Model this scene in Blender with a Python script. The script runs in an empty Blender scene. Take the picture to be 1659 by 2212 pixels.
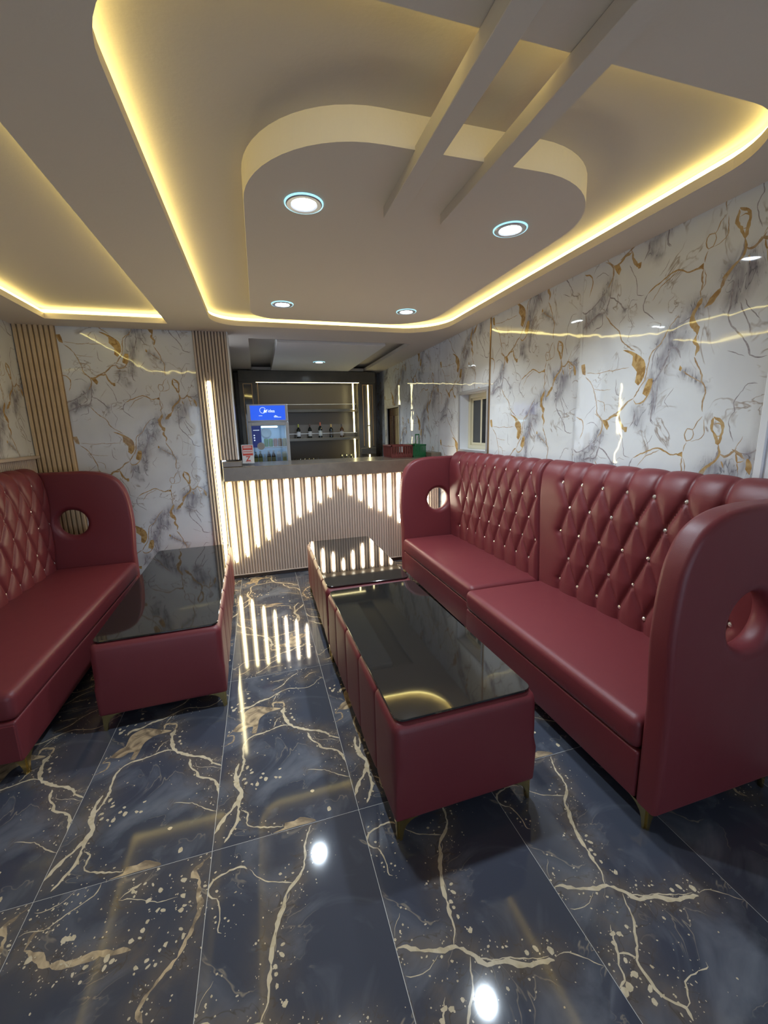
import bpy, bmesh, math, random
import numpy as np
from mathutils import Vector, Matrix
from mathutils.geometry import delaunay_2d_cdt
random.seed(7); rng = np.random.default_rng(7)
S = bpy.context.scene
COL = S.collection

# ------------------------------------------------------------------ camera, world, lights, exposure
cd = bpy.data.cameras.new('camera'); cam = bpy.data.objects.new('camera', cd); COL.objects.link(cam)
cd.sensor_fit = 'VERTICAL'; cd.sensor_height = 24.0; cd.lens = 895.415 / 2212 * 24.0
cd.clip_start = 0.02; cd.clip_end = 60
_r = Vector((0.95783261, -0.28625568, -0.02478648)); _u = Vector((0.07913587, 0.17989453, 0.98049756)); _f = Vector((0.27621405, 0.94111404, -0.19496194))
cam.matrix_world = Matrix(((_r.x, _u.x, -_f.x, 0), (_r.y, _u.y, -_f.y, 0), (_r.z, _u.z, -_f.z, 1.635), (0, 0, 0, 1)))
S.camera = cam
W = bpy.data.worlds.new('world'); S.world = W; W.use_nodes = True
W.node_tree.nodes['Background'].inputs[0].default_value = (0.78, 0.87, 1.0, 1)
W.node_tree.nodes['Background'].inputs[1].default_value = 2.5
S.view_settings.view_transform = 'Standard'; S.view_settings.look = 'None'
S.view_settings.exposure = 0.0; S.view_settings.gamma = 1.0; S.view_settings.use_curve_mapping = False
S.cycles.max_bounces = 7; S.cycles.diffuse_bounces = 4; S.cycles.glossy_bounces = 4; S.cycles.transmission_bounces = 6
S.cycles.sample_clamp_indirect = 4.0; S.cycles.caustics_reflective = False; S.cycles.caustics_refractive = False
S.cycles.use_denoising = True

DOWN_POWER = 16.0            # each recessed ceiling lamp, cool white
COVE = 11.5                   # strength of the hidden yellow strips
BAR = 22.0                    # strength of the bar tubes

# ------------------------------------------------------------------ materials
def mat(name, col, rough=0.5, metal=0.0, spec=0.5, emis=None, es=0.0, bump=None, trans=0.0, ior=1.5, coat=0.0, var=None):
    m = bpy.data.materials.new(name); m.use_nodes = True
    nt = m.node_tree; b = nt.nodes['Principled BSDF']
    b.inputs['Base Color'].default_value = (*col, 1); b.inputs['Roughness'].default_value = rough
    b.inputs['Metallic'].default_value = metal; b.inputs['Specular IOR Level'].default_value = spec
    b.inputs['IOR'].default_value = ior; b.inputs['Transmission Weight'].default_value = trans
    b.inputs['Coat Weight'].default_value = coat; b.inputs['Coat Roughness'].default_value = 0.04
    if emis:
        b.inputs['Emission Color'].default_value = (*emis, 1); b.inputs['Emission Strength'].default_value = es
    if bump:
        tc = nt.nodes.new('ShaderNodeTexCoord')
        prev = None
        for (sc, dist, det) in bump:
            n = nt.nodes.new('ShaderNodeTexNoise'); n.inputs['Scale'].default_value = sc; n.inputs['Detail'].default_value = det
            nt.links.new(tc.outputs['Object'], n.inputs['Vector'])
            bp = nt.nodes.new('ShaderNodeBump'); bp.inputs['Strength'].default_value = 1.0; bp.inputs['Distance'].default_value = dist
            nt.links.new(n.outputs[0], bp.inputs['Height'])
            if prev: nt.links.new(prev.outputs[0], bp.inputs['Normal'])
            prev = bp
        nt.links.new(prev.outputs[0], b.inputs['Normal'])
    if var:                                               # colour mottling: (scale, other colour, amount)
        tc = nt.nodes.new('ShaderNodeTexCoord'); n = nt.nodes.new('ShaderNodeTexNoise'); n.inputs['Scale'].default_value = var[0]
        n.inputs['Detail'].default_value = 6; n.inputs['Roughness'].default_value = 0.6
        nt.links.new(tc.outputs['Object'], n.inputs['Vector'])
        rp = nt.nodes.new('ShaderNodeMapRange'); rp.inputs[1].default_value = 0.35; rp.inputs[2].default_value = 0.7
        rp.inputs[4].default_value = var[2]; nt.links.new(n.outputs[0], rp.inputs[0])
        mx = nt.nodes.new('ShaderNodeMix'); mx.data_type = 'RGBA'
        nt.links.new(rp.outputs[0], mx.inputs[0]); mx.inputs[6].default_value = (*col, 1); mx.inputs[7].default_value = (*var[1], 1)
        nt.links.new(mx.outputs[2], b.inputs['Base Color'])
    return m

PAINT = mat('ceiling_paint', (0.66, 0.59, 0.50), 0.75, bump=[(60, 0.0006, 4)])
PAINT2 = mat('alcove_paint', (0.78, 0.76, 0.72), 0.7)
PLAIN = mat('wall_paint', (0.62, 0.60, 0.57), 0.7)
LEATHER = mat('burgundy_leather', (0.150, 0.026, 0.031), 0.42, spec=0.38, bump=[(420, 0.0004, 3), (9, 0.0012, 2)])
LEATHER_D = mat('burgundy_leather_seam', (0.06, 0.012, 0.016), 0.6)
GOLD = mat('brass', (0.72, 0.55, 0.22), 0.22, metal=1.0)
GOLDTRIM = mat('bronze_trim', (0.42, 0.27, 0.14), 0.3, metal=0.8)
BLACKGLASS = mat('black_glass', (0.014, 0.013, 0.012), 0.04, spec=0.5, ior=1.9, bump=[(5, 0.0002, 1)])
CRYSTAL = mat('crystal', (0.95, 0.88, 0.78), 0.12, metal=0.75)
TAUPE = mat('taupe_fluting', (0.50, 0.405, 0.33), 0.5, bump=[(90, 0.0004, 3)])
WOOD = mat('oak_slat', (0.62, 0.455, 0.27), 0.5, var=(14, (0.52, 0.37, 0.21), 0.7))
WOODGAP = mat('oak_groove', (0.36, 0.24, 0.125), 0.7)
TAUPE_G = mat('taupe_groove', (0.17, 0.13, 0.105), 0.7)
STRIP = mat('cove_led', (0.9, 0.85, 0.5), 0.5, emis=(1.0, 0.86, 0.32), es=COVE)
TUBE = mat('bar_led', (0.9, 0.9, 0.85), 0.5, emis=(1.0, 0.91, 0.70), es=BAR)
TUBE_Y = mat('bar_led_warm', (0.9, 0.9, 0.7), 0.5, emis=(1.0, 0.88, 0.50), es=BAR)
CABLED = mat('cabinet_led', (0.9, 0.9, 0.7), 0.5, emis=(1.0, 0.86, 0.42), es=10.0)
LENS = mat('lamp_lens', (1, 1, 1), 0.3, emis=(0.82, 0.92, 1.0), es=40.0)
RIM = mat('lamp_rim', (0.55, 0.56, 0.57), 0.3, metal=0.6)
GLOWRIM = mat('lamp_glass_rim', (0.6, 0.8, 0.85), 0.2, emis=(0.35, 0.75, 0.9), es=1.1)
DARKMARB = mat('dark_countertop', (0.135, 0.105, 0.078), 0.24, var=(7, (0.20, 0.155, 0.11), 0.6))
CAB = mat('dark_cabinet', (0.10, 0.088, 0.07), 0.2, var=(5, (0.14, 0.12, 0.095), 0.6))
CABIN = mat('dark_cabinet_inner', (0.17, 0.145, 0.12), 0.3)
WHITEP = mat('white_plastic', (0.75, 0.76, 0.78), 0.35)
GREYP = mat('grey_frame', (0.34, 0.33, 0.33), 0.4)
CREAM = mat('cream_aluminium', (0.62, 0.57, 0.42), 0.35)
WHITETRIM = mat('white_gloss_trim', (0.74, 0.75, 0.78), 0.3)
PANE = mat('dark_window_pane', (0.035, 0.037, 0.04), 0.05, spec=0.6)
BLACK = mat('black', (0.012, 0.012, 0.012), 0.4)
DOORWOOD = mat('carved_door_wood', (0.075, 0.035, 0.02), 0.25, var=(8, (0.035, 0.017, 0.010), 0.8))
GROUT = mat('grout', (0.55, 0.53, 0.48), 0.5)
BLUEHEAD = mat('blue_lightbox', (0.01, 0.05, 0.5), 0.3, emis=(0.012, 0.105, 0.85), es=0.9)
BLUESTRIP = mat('blue_print', (0.015, 0.035, 0.28), 0.35, emis=(0.02, 0.05, 0.4), es=0.15)
LETTER = mat('lit_lettering', (0.8, 0.9, 1), 0.4, emis=(0.7, 0.85, 1), es=1.0)
COOLLED = mat('fridge_lamp', (0.8, 1, 1), 0.3, emis=(0.6, 0.95, 1.0), es=4.0)
def clear_glass(name, tint=(0.9, 0.95, 1.0), a=0.9):
    m = bpy.data.materials.new(name); m.use_nodes = True; nt = m.node_tree; nt.nodes.clear()
    o = nt.nodes.new('ShaderNodeOutputMaterial'); mx = nt.nodes.new('ShaderNodeMixShader')
    t = nt.nodes.new('ShaderNodeBsdfTransparent'); t.inputs[0].default_value = (*tint, 1)
    g = nt.nodes.new('ShaderNodeBsdfGlossy'); g.inputs['Roughness'].default_value = 0.03
    mx.inputs[0].default_value = 1 - a
    nt.links.new(t.outputs[0], mx.inputs[1]); nt.links.new(g.outputs[0], mx.inputs[2]); nt.links.new(mx.outputs[0], o.inputs[0])
    return m
FGLASS = clear_glass('clear_glass', a=0.965)
DGLASS = clear_glass('drinking_glass', (0.85, 0.86, 0.84), 0.72)
def flat(name, c, r=0.45): return mat(name, c, r)
RED = flat('red_print', (0.50, 0.045, 0.02)); CARD = flat('white_card', (0.62, 0.60, 0.58))
REDPL = flat('dark_red_plastic', (0.16, 0.035, 0.028)); GREENPL = flat('green_plastic', (0.012, 0.13, 0.045))

# marble: one shader per vein colour, all with the same wavy gloss
def marble(name, col, soft=None, rough=0.03, wav=((7, 0.0012, 1.0),), cloud=None, spec=0.5, hair=None, softmap=(1.7, 1.7, 0.6), softamt=1.0):
    m = bpy.data.materials.new(name); m.use_nodes = True; nt = m.node_tree; b = nt.nodes['Principled BSDF']
    b.inputs['Roughness'].default_value = rough; b.inputs['Specular IOR Level'].default_value = spec
    ge = nt.nodes.new('ShaderNodeNewGeometry'); prev = None
    for sc, dist, det in wav:
        n = nt.nodes.new('ShaderNodeTexNoise'); n.inputs['Scale'].default_value = sc; n.inputs['Detail'].default_value = det
        nt.links.new(ge.outputs['Position'], n.inputs['Vector'])
        bp = nt.nodes.new('ShaderNodeBump'); bp.inputs['Distance'].default_value = dist
        nt.links.new(n.outputs[0], bp.inputs['Height'])
        if prev: nt.links.new(prev.outputs[0], bp.inputs['Normal'])
        prev = bp
    if prev: nt.links.new(prev.outputs[0], b.inputs['Normal'])
    b.inputs['Base Color'].default_value = (*col, 1)
    last = None
    tc = nt.nodes.new('ShaderNodeTexCoord')
    if cloud:                                             # (scale, colour, lo, hi, amount)
        n = nt.nodes.new('ShaderNodeTexNoise'); n.inputs['Scale'].default_value = cloud[0]; n.inputs['Detail'].default_value = 5
        n.inputs['Distortion'].default_value = 1.2
        nt.links.new(tc.outputs['Object'], n.inputs['Vector'])
        rp = nt.nodes.new('ShaderNodeMapRange'); rp.inputs[1].default_value = cloud[2]; rp.inputs[2].default_value = cloud[3]; rp.inputs[4].default_value = cloud[4]
        nt.links.new(n.outputs[0], rp.inputs[0])
        mx = nt.nodes.new('ShaderNodeMix'); mx.data_type = 'RGBA'; mx.inputs[6].default_value = (*col, 1); mx.inputs[7].default_value = (*cloud[1], 1)
        nt.links.new(rp.outputs[0], mx.inputs[0]); nt.links.new(mx.outputs[2], b.inputs['Base Color']); last = mx
    def mixin(fac, colour):
        nonlocal last
        mx = nt.nodes.new('ShaderNodeMix'); mx.data_type = 'RGBA'; mx.inputs[7].default_value = (*colour, 1)
        if last: nt.links.new(last.outputs[2], mx.inputs[6])
        else: mx.inputs[6].default_value = (*col, 1)
        nt.links.new(fac, mx.inputs[0]); nt.links.new(mx.outputs[2], b.inputs['Base Color']); last = mx
    def noise(scale, detail, dist, sc=(1, 1, 1)):
        mp = nt.nodes.new('ShaderNodeMapping'); mp.inputs['Scale'].default_value = sc
        n = nt.nodes.new('ShaderNodeTexNoise'); n.inputs['Scale'].default_value = scale; n.inputs['Detail'].default_value = detail; n.inputs['Distortion'].default_value = dist
        nt.links.new(tc.outputs['Object'], mp.inputs[0]); nt.links.new(mp.outputs[0], n.inputs['Vector']); return n.outputs[0]
    def ramp(src, a, b_, lo, hi):
        r = nt.nodes.new('ShaderNodeMapRange')
        for k, v in ((1, a), (2, b_), (3, lo), (4, hi)): r.inputs[k].default_value = v
        nt.links.new(src, r.inputs[0]); return r.outputs[0]
    def mth(op, x, y):
        n = nt.nodes.new('ShaderNodeMath'); n.operation = op; n.use_clamp = op == 'MULTIPLY'
        for k, v in ((0, x), (1, y)):
            if isinstance(v, float): n.inputs[k].default_value = v
            else: nt.links.new(v, n.inputs[k])
        return n.outputs[0]
    if soft:                                              # smoky strokes carried by the mesh attribute, with wisps and dark edges
        at = nt.nodes.new('ShaderNodeAttribute'); at.attribute_name = 'smoke'; sm = at.outputs['Fac']
        w = ramp(noise(11, 4, 1.2, softmap), 0.25, 0.72, 0.22, 1.15)
        mixin(mth('MULTIPLY', mth('MULTIPLY', sm, w), softamt), soft)
        rid = mth('ABSOLUTE', mth('SUBTRACT', noise(6, 3.5, 1.6, softmap), 0.5), 0.0)
        mixin(mth('MULTIPLY', ramp(rid, 0.0, 0.016, 0.8, 0.0), ramp(sm, 0.15, 0.6, 0.0, 1.0)), tuple(0.55 * q for q in soft))
    if hair:                                              # faint hairlines everywhere: (scale, colour, width, amount)
        rid = mth('ABSOLUTE', mth('SUBTRACT', noise(hair[0], 4, 1.2), 0.5), 0.0)
        msk = ramp(noise(hair[0] * 1.7, 2, 0.5), 0.48, 0.62, 0.0, hair[3])
        mixin(mth('MULTIPLY', ramp(rid, 0.0, hair[2], 1.0, 0.0), msk), hair[1])
    return m
WM = [marble('white_marble', (0.675, 0.69, 0.705), soft=(0.22, 0.205, 0.235), cloud=(2.2, (0.56, 0.56, 0.585), 0.45, 0.75, 0.6), hair=(3.2, (0.26, 0.19, 0.14), 0.014, 0.8)),
      marble('marble_gold_vein', (0.36, 0.215, 0.085), cloud=(24, (0.52, 0.38, 0.20), 0.35, 0.7, 0.9)),
      marble('marble_dark_vein', (0.26, 0.235, 0.25), cloud=(30, (0.45, 0.42, 0.43), 0.4, 0.7, 0.8)),
      marble('marble_brown_vein', (0.34, 0.22, 0.12), cloud=(24, (0.5, 0.40, 0.28), 0.35, 0.7, 0.9)),
      marble('marble_gold_patch', (0.50, 0.335, 0.14), cloud=(22, (0.30, 0.17, 0.06), 0.42, 0.60, 0.95))]
FW = ((3, 0.0003, 1),)
FM = [marble('black_marble', (0.050, 0.055, 0.073), rough=0.06, wav=FW, cloud=(3.0, (0.125, 0.13, 0.15), 0.47, 0.66, 1.0), soft=(0.135, 0.105, 0.08), softmap=(1, 1, 1), softamt=0.75, hair=(3.0, (0.36, 0.29, 0.20), 0.007, 0.55)),
      marble('floor_cream_vein', (0.58, 0.48, 0.33), rough=0.07, wav=FW, cloud=(30, (0.42, 0.33, 0.20), 0.4, 0.7, 0.8)),
      marble('floor_gold_vein', (0.50, 0.37, 0.22), rough=0.07, wav=FW, cloud=(13, (0.17, 0.125, 0.085), 0.42, 0.62, 0.95))]

# ------------------------------------------------------------------ mesh helpers
def add_obj(name, me, parent=None, mats=(), loc=None, rz=0.0, smooth=False, **props):
    for m in mats: me.materials.append(m)
    if smooth:
        for p in me.polygons: p.use_smooth = True
    o = bpy.data.objects.new(name, me); COL.objects.link(o)
    if parent: o.parent = parent
    if loc is not None: o.location = loc
    o.rotation_euler[2] = rz
    for k, v in props.items(): o[k] = v
    return o
def link_copy(o, name=None, parent=None, loc=None, rz=None):
    c = o.copy(); COL.objects.link(c)
    for k in list(c.keys()):
        if k in ('label', 'category', 'group'): del c[k]
    if parent: c.parent = parent
    if loc is not None: c.location = loc
    if rz is not None: c.rotation_euler[2] = rz
    return c
def copy_tree(root, loc=None, rz=None, label=None):
    r = root.copy(); COL.objects.link(r)
    if loc is not None: r.location = loc
    if rz is not None: r.rotation_euler[2] = rz
    if label: r['label'] = label
    for ch in list(root.children):
        c = ch.copy(); COL.objects.link(c); c.parent = r
        for g in list(ch.children):
            d = g.copy(); COL.objects.link(d); d.parent = c
    return r
def thing(name, label, cat, loc=(0, 0, 0), rz=0.0, group=None):
    o = bpy.data.objects.new(name, None); COL.objects.link(o); o.location = loc; o.rotation_euler[2] = rz
    o.empty_display_size = 0.1; o['label'] = label; o['category'] = cat
    if group: o['group'] = group
    return o
def struct(name, loc=(0, 0, 0)):
    o = bpy.data.objects.new(name, None); COL.objects.link(o); o.location = loc; o.empty_display_size = 0.1; o['kind'] = 'structure'
    return o
def pyd(name, v, f):
    me = bpy.data.meshes.new(name); me.from_pydata([tuple(p) for p in v], [], [tuple(q) for q in f]); me.update(); return me
class MB:
    """collects boxes, prisms, lathes into one mesh"""
    def __init__(s): s.v = []; s.f = []; s.mi = []
    def add(s, v, f, mi=0):
        n = len(s.v); s.v += [tuple(p) for p in v]; s.f += [tuple(i + n for i in q) for q in f]; s.mi += [mi] * len(f); return s
    def box(s, x0, x1, y0, y1, z0, z1, mi=0):
        v = [(x0, y0, z0), (x1, y0, z0), (x1, y1, z0), (x0, y1, z0), (x0, y0, z1), (x1, y0, z1), (x1, y1, z1), (x0, y1, z1)]
        return s.add(v, [(0, 3, 2, 1), (4, 5, 6, 7), (0, 1, 5, 4), (1, 2, 6, 5), (2, 3, 7, 6), (3, 0, 4, 7)], mi)
    def bbox(s, x0, x1, y0, y1, z0, z1, r=0.004, mi=0):
        """box with chamfered vertical and horizontal edges"""
        bm = bmesh.new(); bmesh.ops.create_cube(bm, size=1)
        for w in bm.verts: w.co = Vector(((x0 + x1) / 2 + w.co.x * (x1 - x0), (y0 + y1) / 2 + w.co.y * (y1 - y0), (z0 + z1) / 2 + w.co.z * (z1 - z0)))
        bmesh.ops.bevel(bm, geom=list(bm.edges), offset=r, segments=1, affect='EDGES', profile=0.5)
        bm.verts.ensure_lookup_table(); bm.verts.index_update()
        s.add([w.co[:] for w in bm.verts], [[w.index for w in f.verts] for f in bm.faces], mi); bm.free(); return s
    def prism(s, pts, h0, h1, axis=2, mi=0):
        """convex or simple polygon pts extruded along an axis"""
        n = len(pts)
        def P(a, b, h): return {0: (h, a, b), 1: (a, h, b), 2: (a, b, h)}[axis]
        v = [P(a, b, h0) for a, b in pts] + [P(a, b, h1) for a, b in pts]
        f = [tuple(range(n))[::-1], tuple(range(n, 2 * n))] + [(i, (i + 1) % n, n + (i + 1) % n, n + i) for i in range(n)]
        return s.add(v, f, mi)
    def lathe(s, prof, c=(0, 0, 0), n=16, mi=0, cap=True):
        v = []; f = []
        for r, z in prof:
            for k in range(n): a = 2 * math.pi * k / n; v.append((c[0] + r * math.cos(a), c[1] + r * math.sin(a), c[2] + z))
        for i in range(len(prof) - 1):
            for k in range(n): f.append((i * n + k, i * n + (k + 1) % n, (i + 1) * n + (k + 1) % n, (i + 1) * n + k))
        if cap: f.append(tuple(range(n))[::-1]); f.append(tuple((len(prof) - 1) * n + k for k in range(n)))
        return s.add(v, f, mi)
    def tube(s, path, r, n=8, mi=0):
        path = [Vector(p) for p in path]; v = []; f = []
        for i, p in enumerate(path):
            d = (path[min(i + 1, len(path) - 1)] - path[max(i - 1, 0)]).normalized()
            a = d.orthogonal().normalized() if abs(d.z) > 0.9 else d.cross(Vector((0, 0, 1))).normalized(); b = d.cross(a)
            for k in range(n): t = 2 * math.pi * k / n; v.append(p + a * math.cos(t) * r + b * math.sin(t) * r)
        for i in range(len(path) - 1):
            for k in range(n): f.append((i * n + k, i * n + (k + 1) % n, (i + 1) * n + (k + 1) % n, (i + 1) * n + k))
        f.append(tuple(range(n))[::-1]); f.append(tuple((len(path) - 1) * n + k for k in range(n)))
        return s.add(v, f, mi)
    def mesh(s, name):
        me = pyd(name, s.v, s.f); me.polygons.foreach_set('material_index', s.mi)
        bm = bmesh.new(); bm.from_mesh(me); bmesh.ops.recalc_face_normals(bm, faces=bm.faces); bm.to_mesh(me); bm.free(); return me
    def build(s, name, mats, parent=None, loc=None, rz=0.0, smooth=False, **props):
        if not isinstance(mats, (list, tuple)): mats = [mats]
        return add_obj(name, s.mesh(name), parent, mats, loc, rz, smooth, **props)
def catmull(p, step=0.01, closed=False):
    p = [np.array(q, float) for q in p]; out = []; n = len(p)
    rngi = range(n) if closed else range(n - 1)
    for i in rngi:
        p1, p2 = p[i], p[(i + 1) % n]
        p0 = p[(i - 1) % n] if (closed or i > 0) else p1 * 2 - p2
        p3 = p[(i + 2) % n] if (closed or i + 2 < n) else p2 * 2 - p1
        k = max(1, int(np.linalg.norm(p2 - p1) / step))
        for j in range(k):
            t = j / k
            out.append(0.5 * (2 * p1 + (p2 - p0) * t + (2 * p0 - 5 * p1 + 4 * p2 - p3) * t * t + (3 * p1 - p0 - 3 * p2 + p3) * t ** 3))
    if not closed: out.append(p[-1])
    return out
def rounded_rect(x0, x1, y0, y1, r, n=10):
    """r: radius for corners (x0y0, x1y0, x1y1, x0y1), counter-clockwise"""
    if not isinstance(r, (list, tuple)): r = [r] * 4
    o = []
    for (cx, cy, a0), q in zip(((x0, y0, 180), (x1, y0, 270), (x1, y1, 0), (x0, y1, 90)), r):
        if q < 1e-4: o.append((cx, cy)); continue
        mx = cx + (q if cx == x0 else -q); my = cy + (q if cy == y0 else -q)
        for k in range(n + 1):
            a = math.radians(a0 + 90 * k / n); o.append((mx + q * math.cos(a), my + q * math.sin(a)))
    return o
def offset_loop(pts, d):
    """offset a counter-clockwise loop inwards by d"""
    n = len(pts); o = []
    for i in range(n):
        a = np.array(pts[i - 1]); b = np.array(pts[i]); c = np.array(pts[(i + 1) % n])
        e1 = b - a; e2 = c - b; e1 /= max(np.linalg.norm(e1), 1e-9); e2 /= max(np.linalg.norm(e2), 1e-9)
        n1 = np.array((-e1[1], e1[0])); n2 = np.array((-e2[1], e2[0])); m = n1 + n2; m /= max(np.linalg.norm(m), 1e-6)
        o.append(tuple(b + m * d / max(0.4, float(m @ n1))))
    return o
def fill(loops, holes=(), extra=()):
    """triangulate outer loops minus holes -> verts2d, tris"""
    vs = []; fs = []
    for l in list(loops) + list(holes):
        k = len(vs); vs += [Vector((float(p[0]), float(p[1]))) for p in l]; fs.append(list(range(k, k + len(l))))
    vs += [Vector((float(p[0]), float(p[1]))) for p in extra]
    o = delaunay_2d_cdt(vs, [], fs, 0, 1e-7); no = len(loops)
    tris = [f for f, og in zip(o[2], o[5]) if any(i < no for i in og) and not any(i >= no for i in og)]
    return o[0], tris
def slab(loops, holes, z0, z1):
    v2, tr = fill(loops, holes); n = len(v2)
    v = [(p.x, p.y, z0) for p in v2] + [(p.x, p.y, z1) for p in v2]
    f = [tuple(t[::-1]) for t in tr] + [tuple(i + n for i in t) for t in tr]
    cnt = {}
    for t in tr:
        for a, b in zip(t, list(t[1:]) + [t[0]]): cnt[(a, b)] = 1
    for a, b in cnt:
        if (b, a) not in cnt: f.append((a, b, b + n, a + n))
    return v, f
def ribbon(loop, z0, z1, closed=True):
    n = len(loop); v = [(a, b, z0) for a, b in loop] + [(a, b, z1) for a, b in loop]
    return v, [(i, (i + 1) % n, n + (i + 1) % n, n + i) for i in range(n if closed else n - 1)]
def rbox(xs, ys, zs, r):
    """box given by sample coordinates on each axis, all edges rounded by r"""
    xs, ys, zs = [np.array(sorted(set(np.round(a, 5)))) for a in (xs, ys, zs)]
    lo = np.array([xs[0], ys[0], zs[0]]); hi = np.array([xs[-1], ys[-1], zs[-1]]); V = []; F = []
    def face(ax, val, A, B, ia, ib, flip):
        k = len(V)
        for a in A:
            for b in B:
                p = [0, 0, 0]; p[ax] = val; p[ia] = a; p[ib] = b; V.append(p)
        m = len(B)
        for i in range(len(A) - 1):
            for j in range(m - 1):
                q = (k + i * m + j, k + (i + 1) * m + j, k + (i + 1) * m + j + 1, k + i * m + j + 1); F.append(q[::-1] if flip else q)
    face(0, lo[0], ys, zs, 1, 2, True); face(0, hi[0], ys, zs, 1, 2, False)
    face(1, lo[1], xs, zs, 0, 2, False); face(1, hi[1], xs, zs, 0, 2, True)
    face(2, lo[2], xs, ys, 0, 1, True); face(2, hi[2], xs, ys, 0, 1, False)
    V = np.array(V, float); rr = np.broadcast_to(np.array(r, float), (3,)).min()
    inner = np.clip(V, lo + rr, hi - rr); d = V - inner; L = np.linalg.norm(d, axis=1, keepdims=True)
    N = d / np.maximum(L, 1e-9)
    return inner + N * rr, F, N
def rbox2(xs, ys, zs, r, rl):
    A, F, N = rbox(xs, ys, zs, r); B, _, M = rbox(xs, ys, zs, rl); lo = A[:, 2] < (min(zs) + max(zs)) / 2
    A[lo] = B[lo]; N[lo] = M[lo]; return A, F, N
def samples(a, b, r, step):
    """coordinates from a to b, finer within r of both ends"""
    n = max(2, int((b - a - 2 * r) / step) + 1)
    e = [r * (1 - math.cos(math.pi / 2 * k / 5)) * 1.0 for k in range(6)]
    return np.concatenate([[a + q for q in e], np.linspace(a + r, b - r, n), [b - q for q in e]])
def weld(me, dist=1e-5):
    bm = bmesh.new(); bm.from_mesh(me); bmesh.ops.remove_doubles(bm, verts=bm.verts, dist=dist); bmesh.ops.recalc_face_normals(bm, faces=bm.faces); bm.to_mesh(me); bm.free(); return me
def text(name, s, size, loc, rot, m, parent=None, ext=0.0008, bold=0.0, shear=0.0):
    c = bpy.data.curves.new(name, 'FONT'); c.body = s; c.size = size; c.extrude = ext; c.align_x = 'CENTER'; c.align_y = 'CENTER'; c.offset = bold; c.shear = shear
    t = bpy.data.objects.new(name, c); COL.objects.link(t); bpy.context.view_layer.update()
    me = bpy.data.meshes.new_from_object(t.evaluated_get(bpy.context.evaluated_depsgraph_get()))
    bpy.data.objects.remove(t); bpy.data.curves.remove(c); me.name = name
    me.materials.clear(); o = add_obj(name, me, parent, [m], loc); o.rotation_euler = rot
    return o

# ------------------------------------------------------------------ marble print: veins cut into the face of a slab
def jag(poly, w0, w1, rs, wob=0.35, jit=0.002):
    c = catmull(poly, 0.012); n = len(c); L = []; R = []
    ph = rs.uniform(0, 6.28, 4)
    for i, p in enumerate(c):
        a = c[max(i - 1, 0)]; b = c[min(i + 1, n - 1)]; d = b - a; d /= max(np.linalg.norm(d), 1e-9); nn = np.array((-d[1], d[0]))
        t = i / max(n - 1, 1); w = (w0 + (w1 - w0) * t) * 0.0005 * (1 + wob * (math.sin(i * 0.7 + ph[0]) * 0.5 + math.sin(i * 1.9 + ph[1]) * 0.35 + rs.uniform(-.5, .5)))
        w = max(w, 0.0005) * min(1, (n - 1 - i) * 0.5 + 0.2) * min(1, i * 0.5 + 0.2)
        off = nn * rs.uniform(-1, 1) * jit
        L.append(p + off + nn * w); R.append(p + off - nn * w)
    return [(L[i], L[i + 1], R[i + 1], R[i]) for i in range(n - 1)]
def blob(c, r, rs, n=7):
    a0 = rs.uniform(0, 6); el = rs.uniform(0.5, 1.0); th = rs.uniform(0, 3.1)
    o = []
    for k in range(n):
        a = a0 + 2 * math.pi * k / n; q = r * rs.uniform(0.7, 1.2); x = q * math.cos(a); y = q * el * math.sin(a)
        o.append((c[0] + x * math.cos(th) - y * math.sin(th), c[1] + x * math.sin(th) + y * math.cos(th)))
    return o
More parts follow.
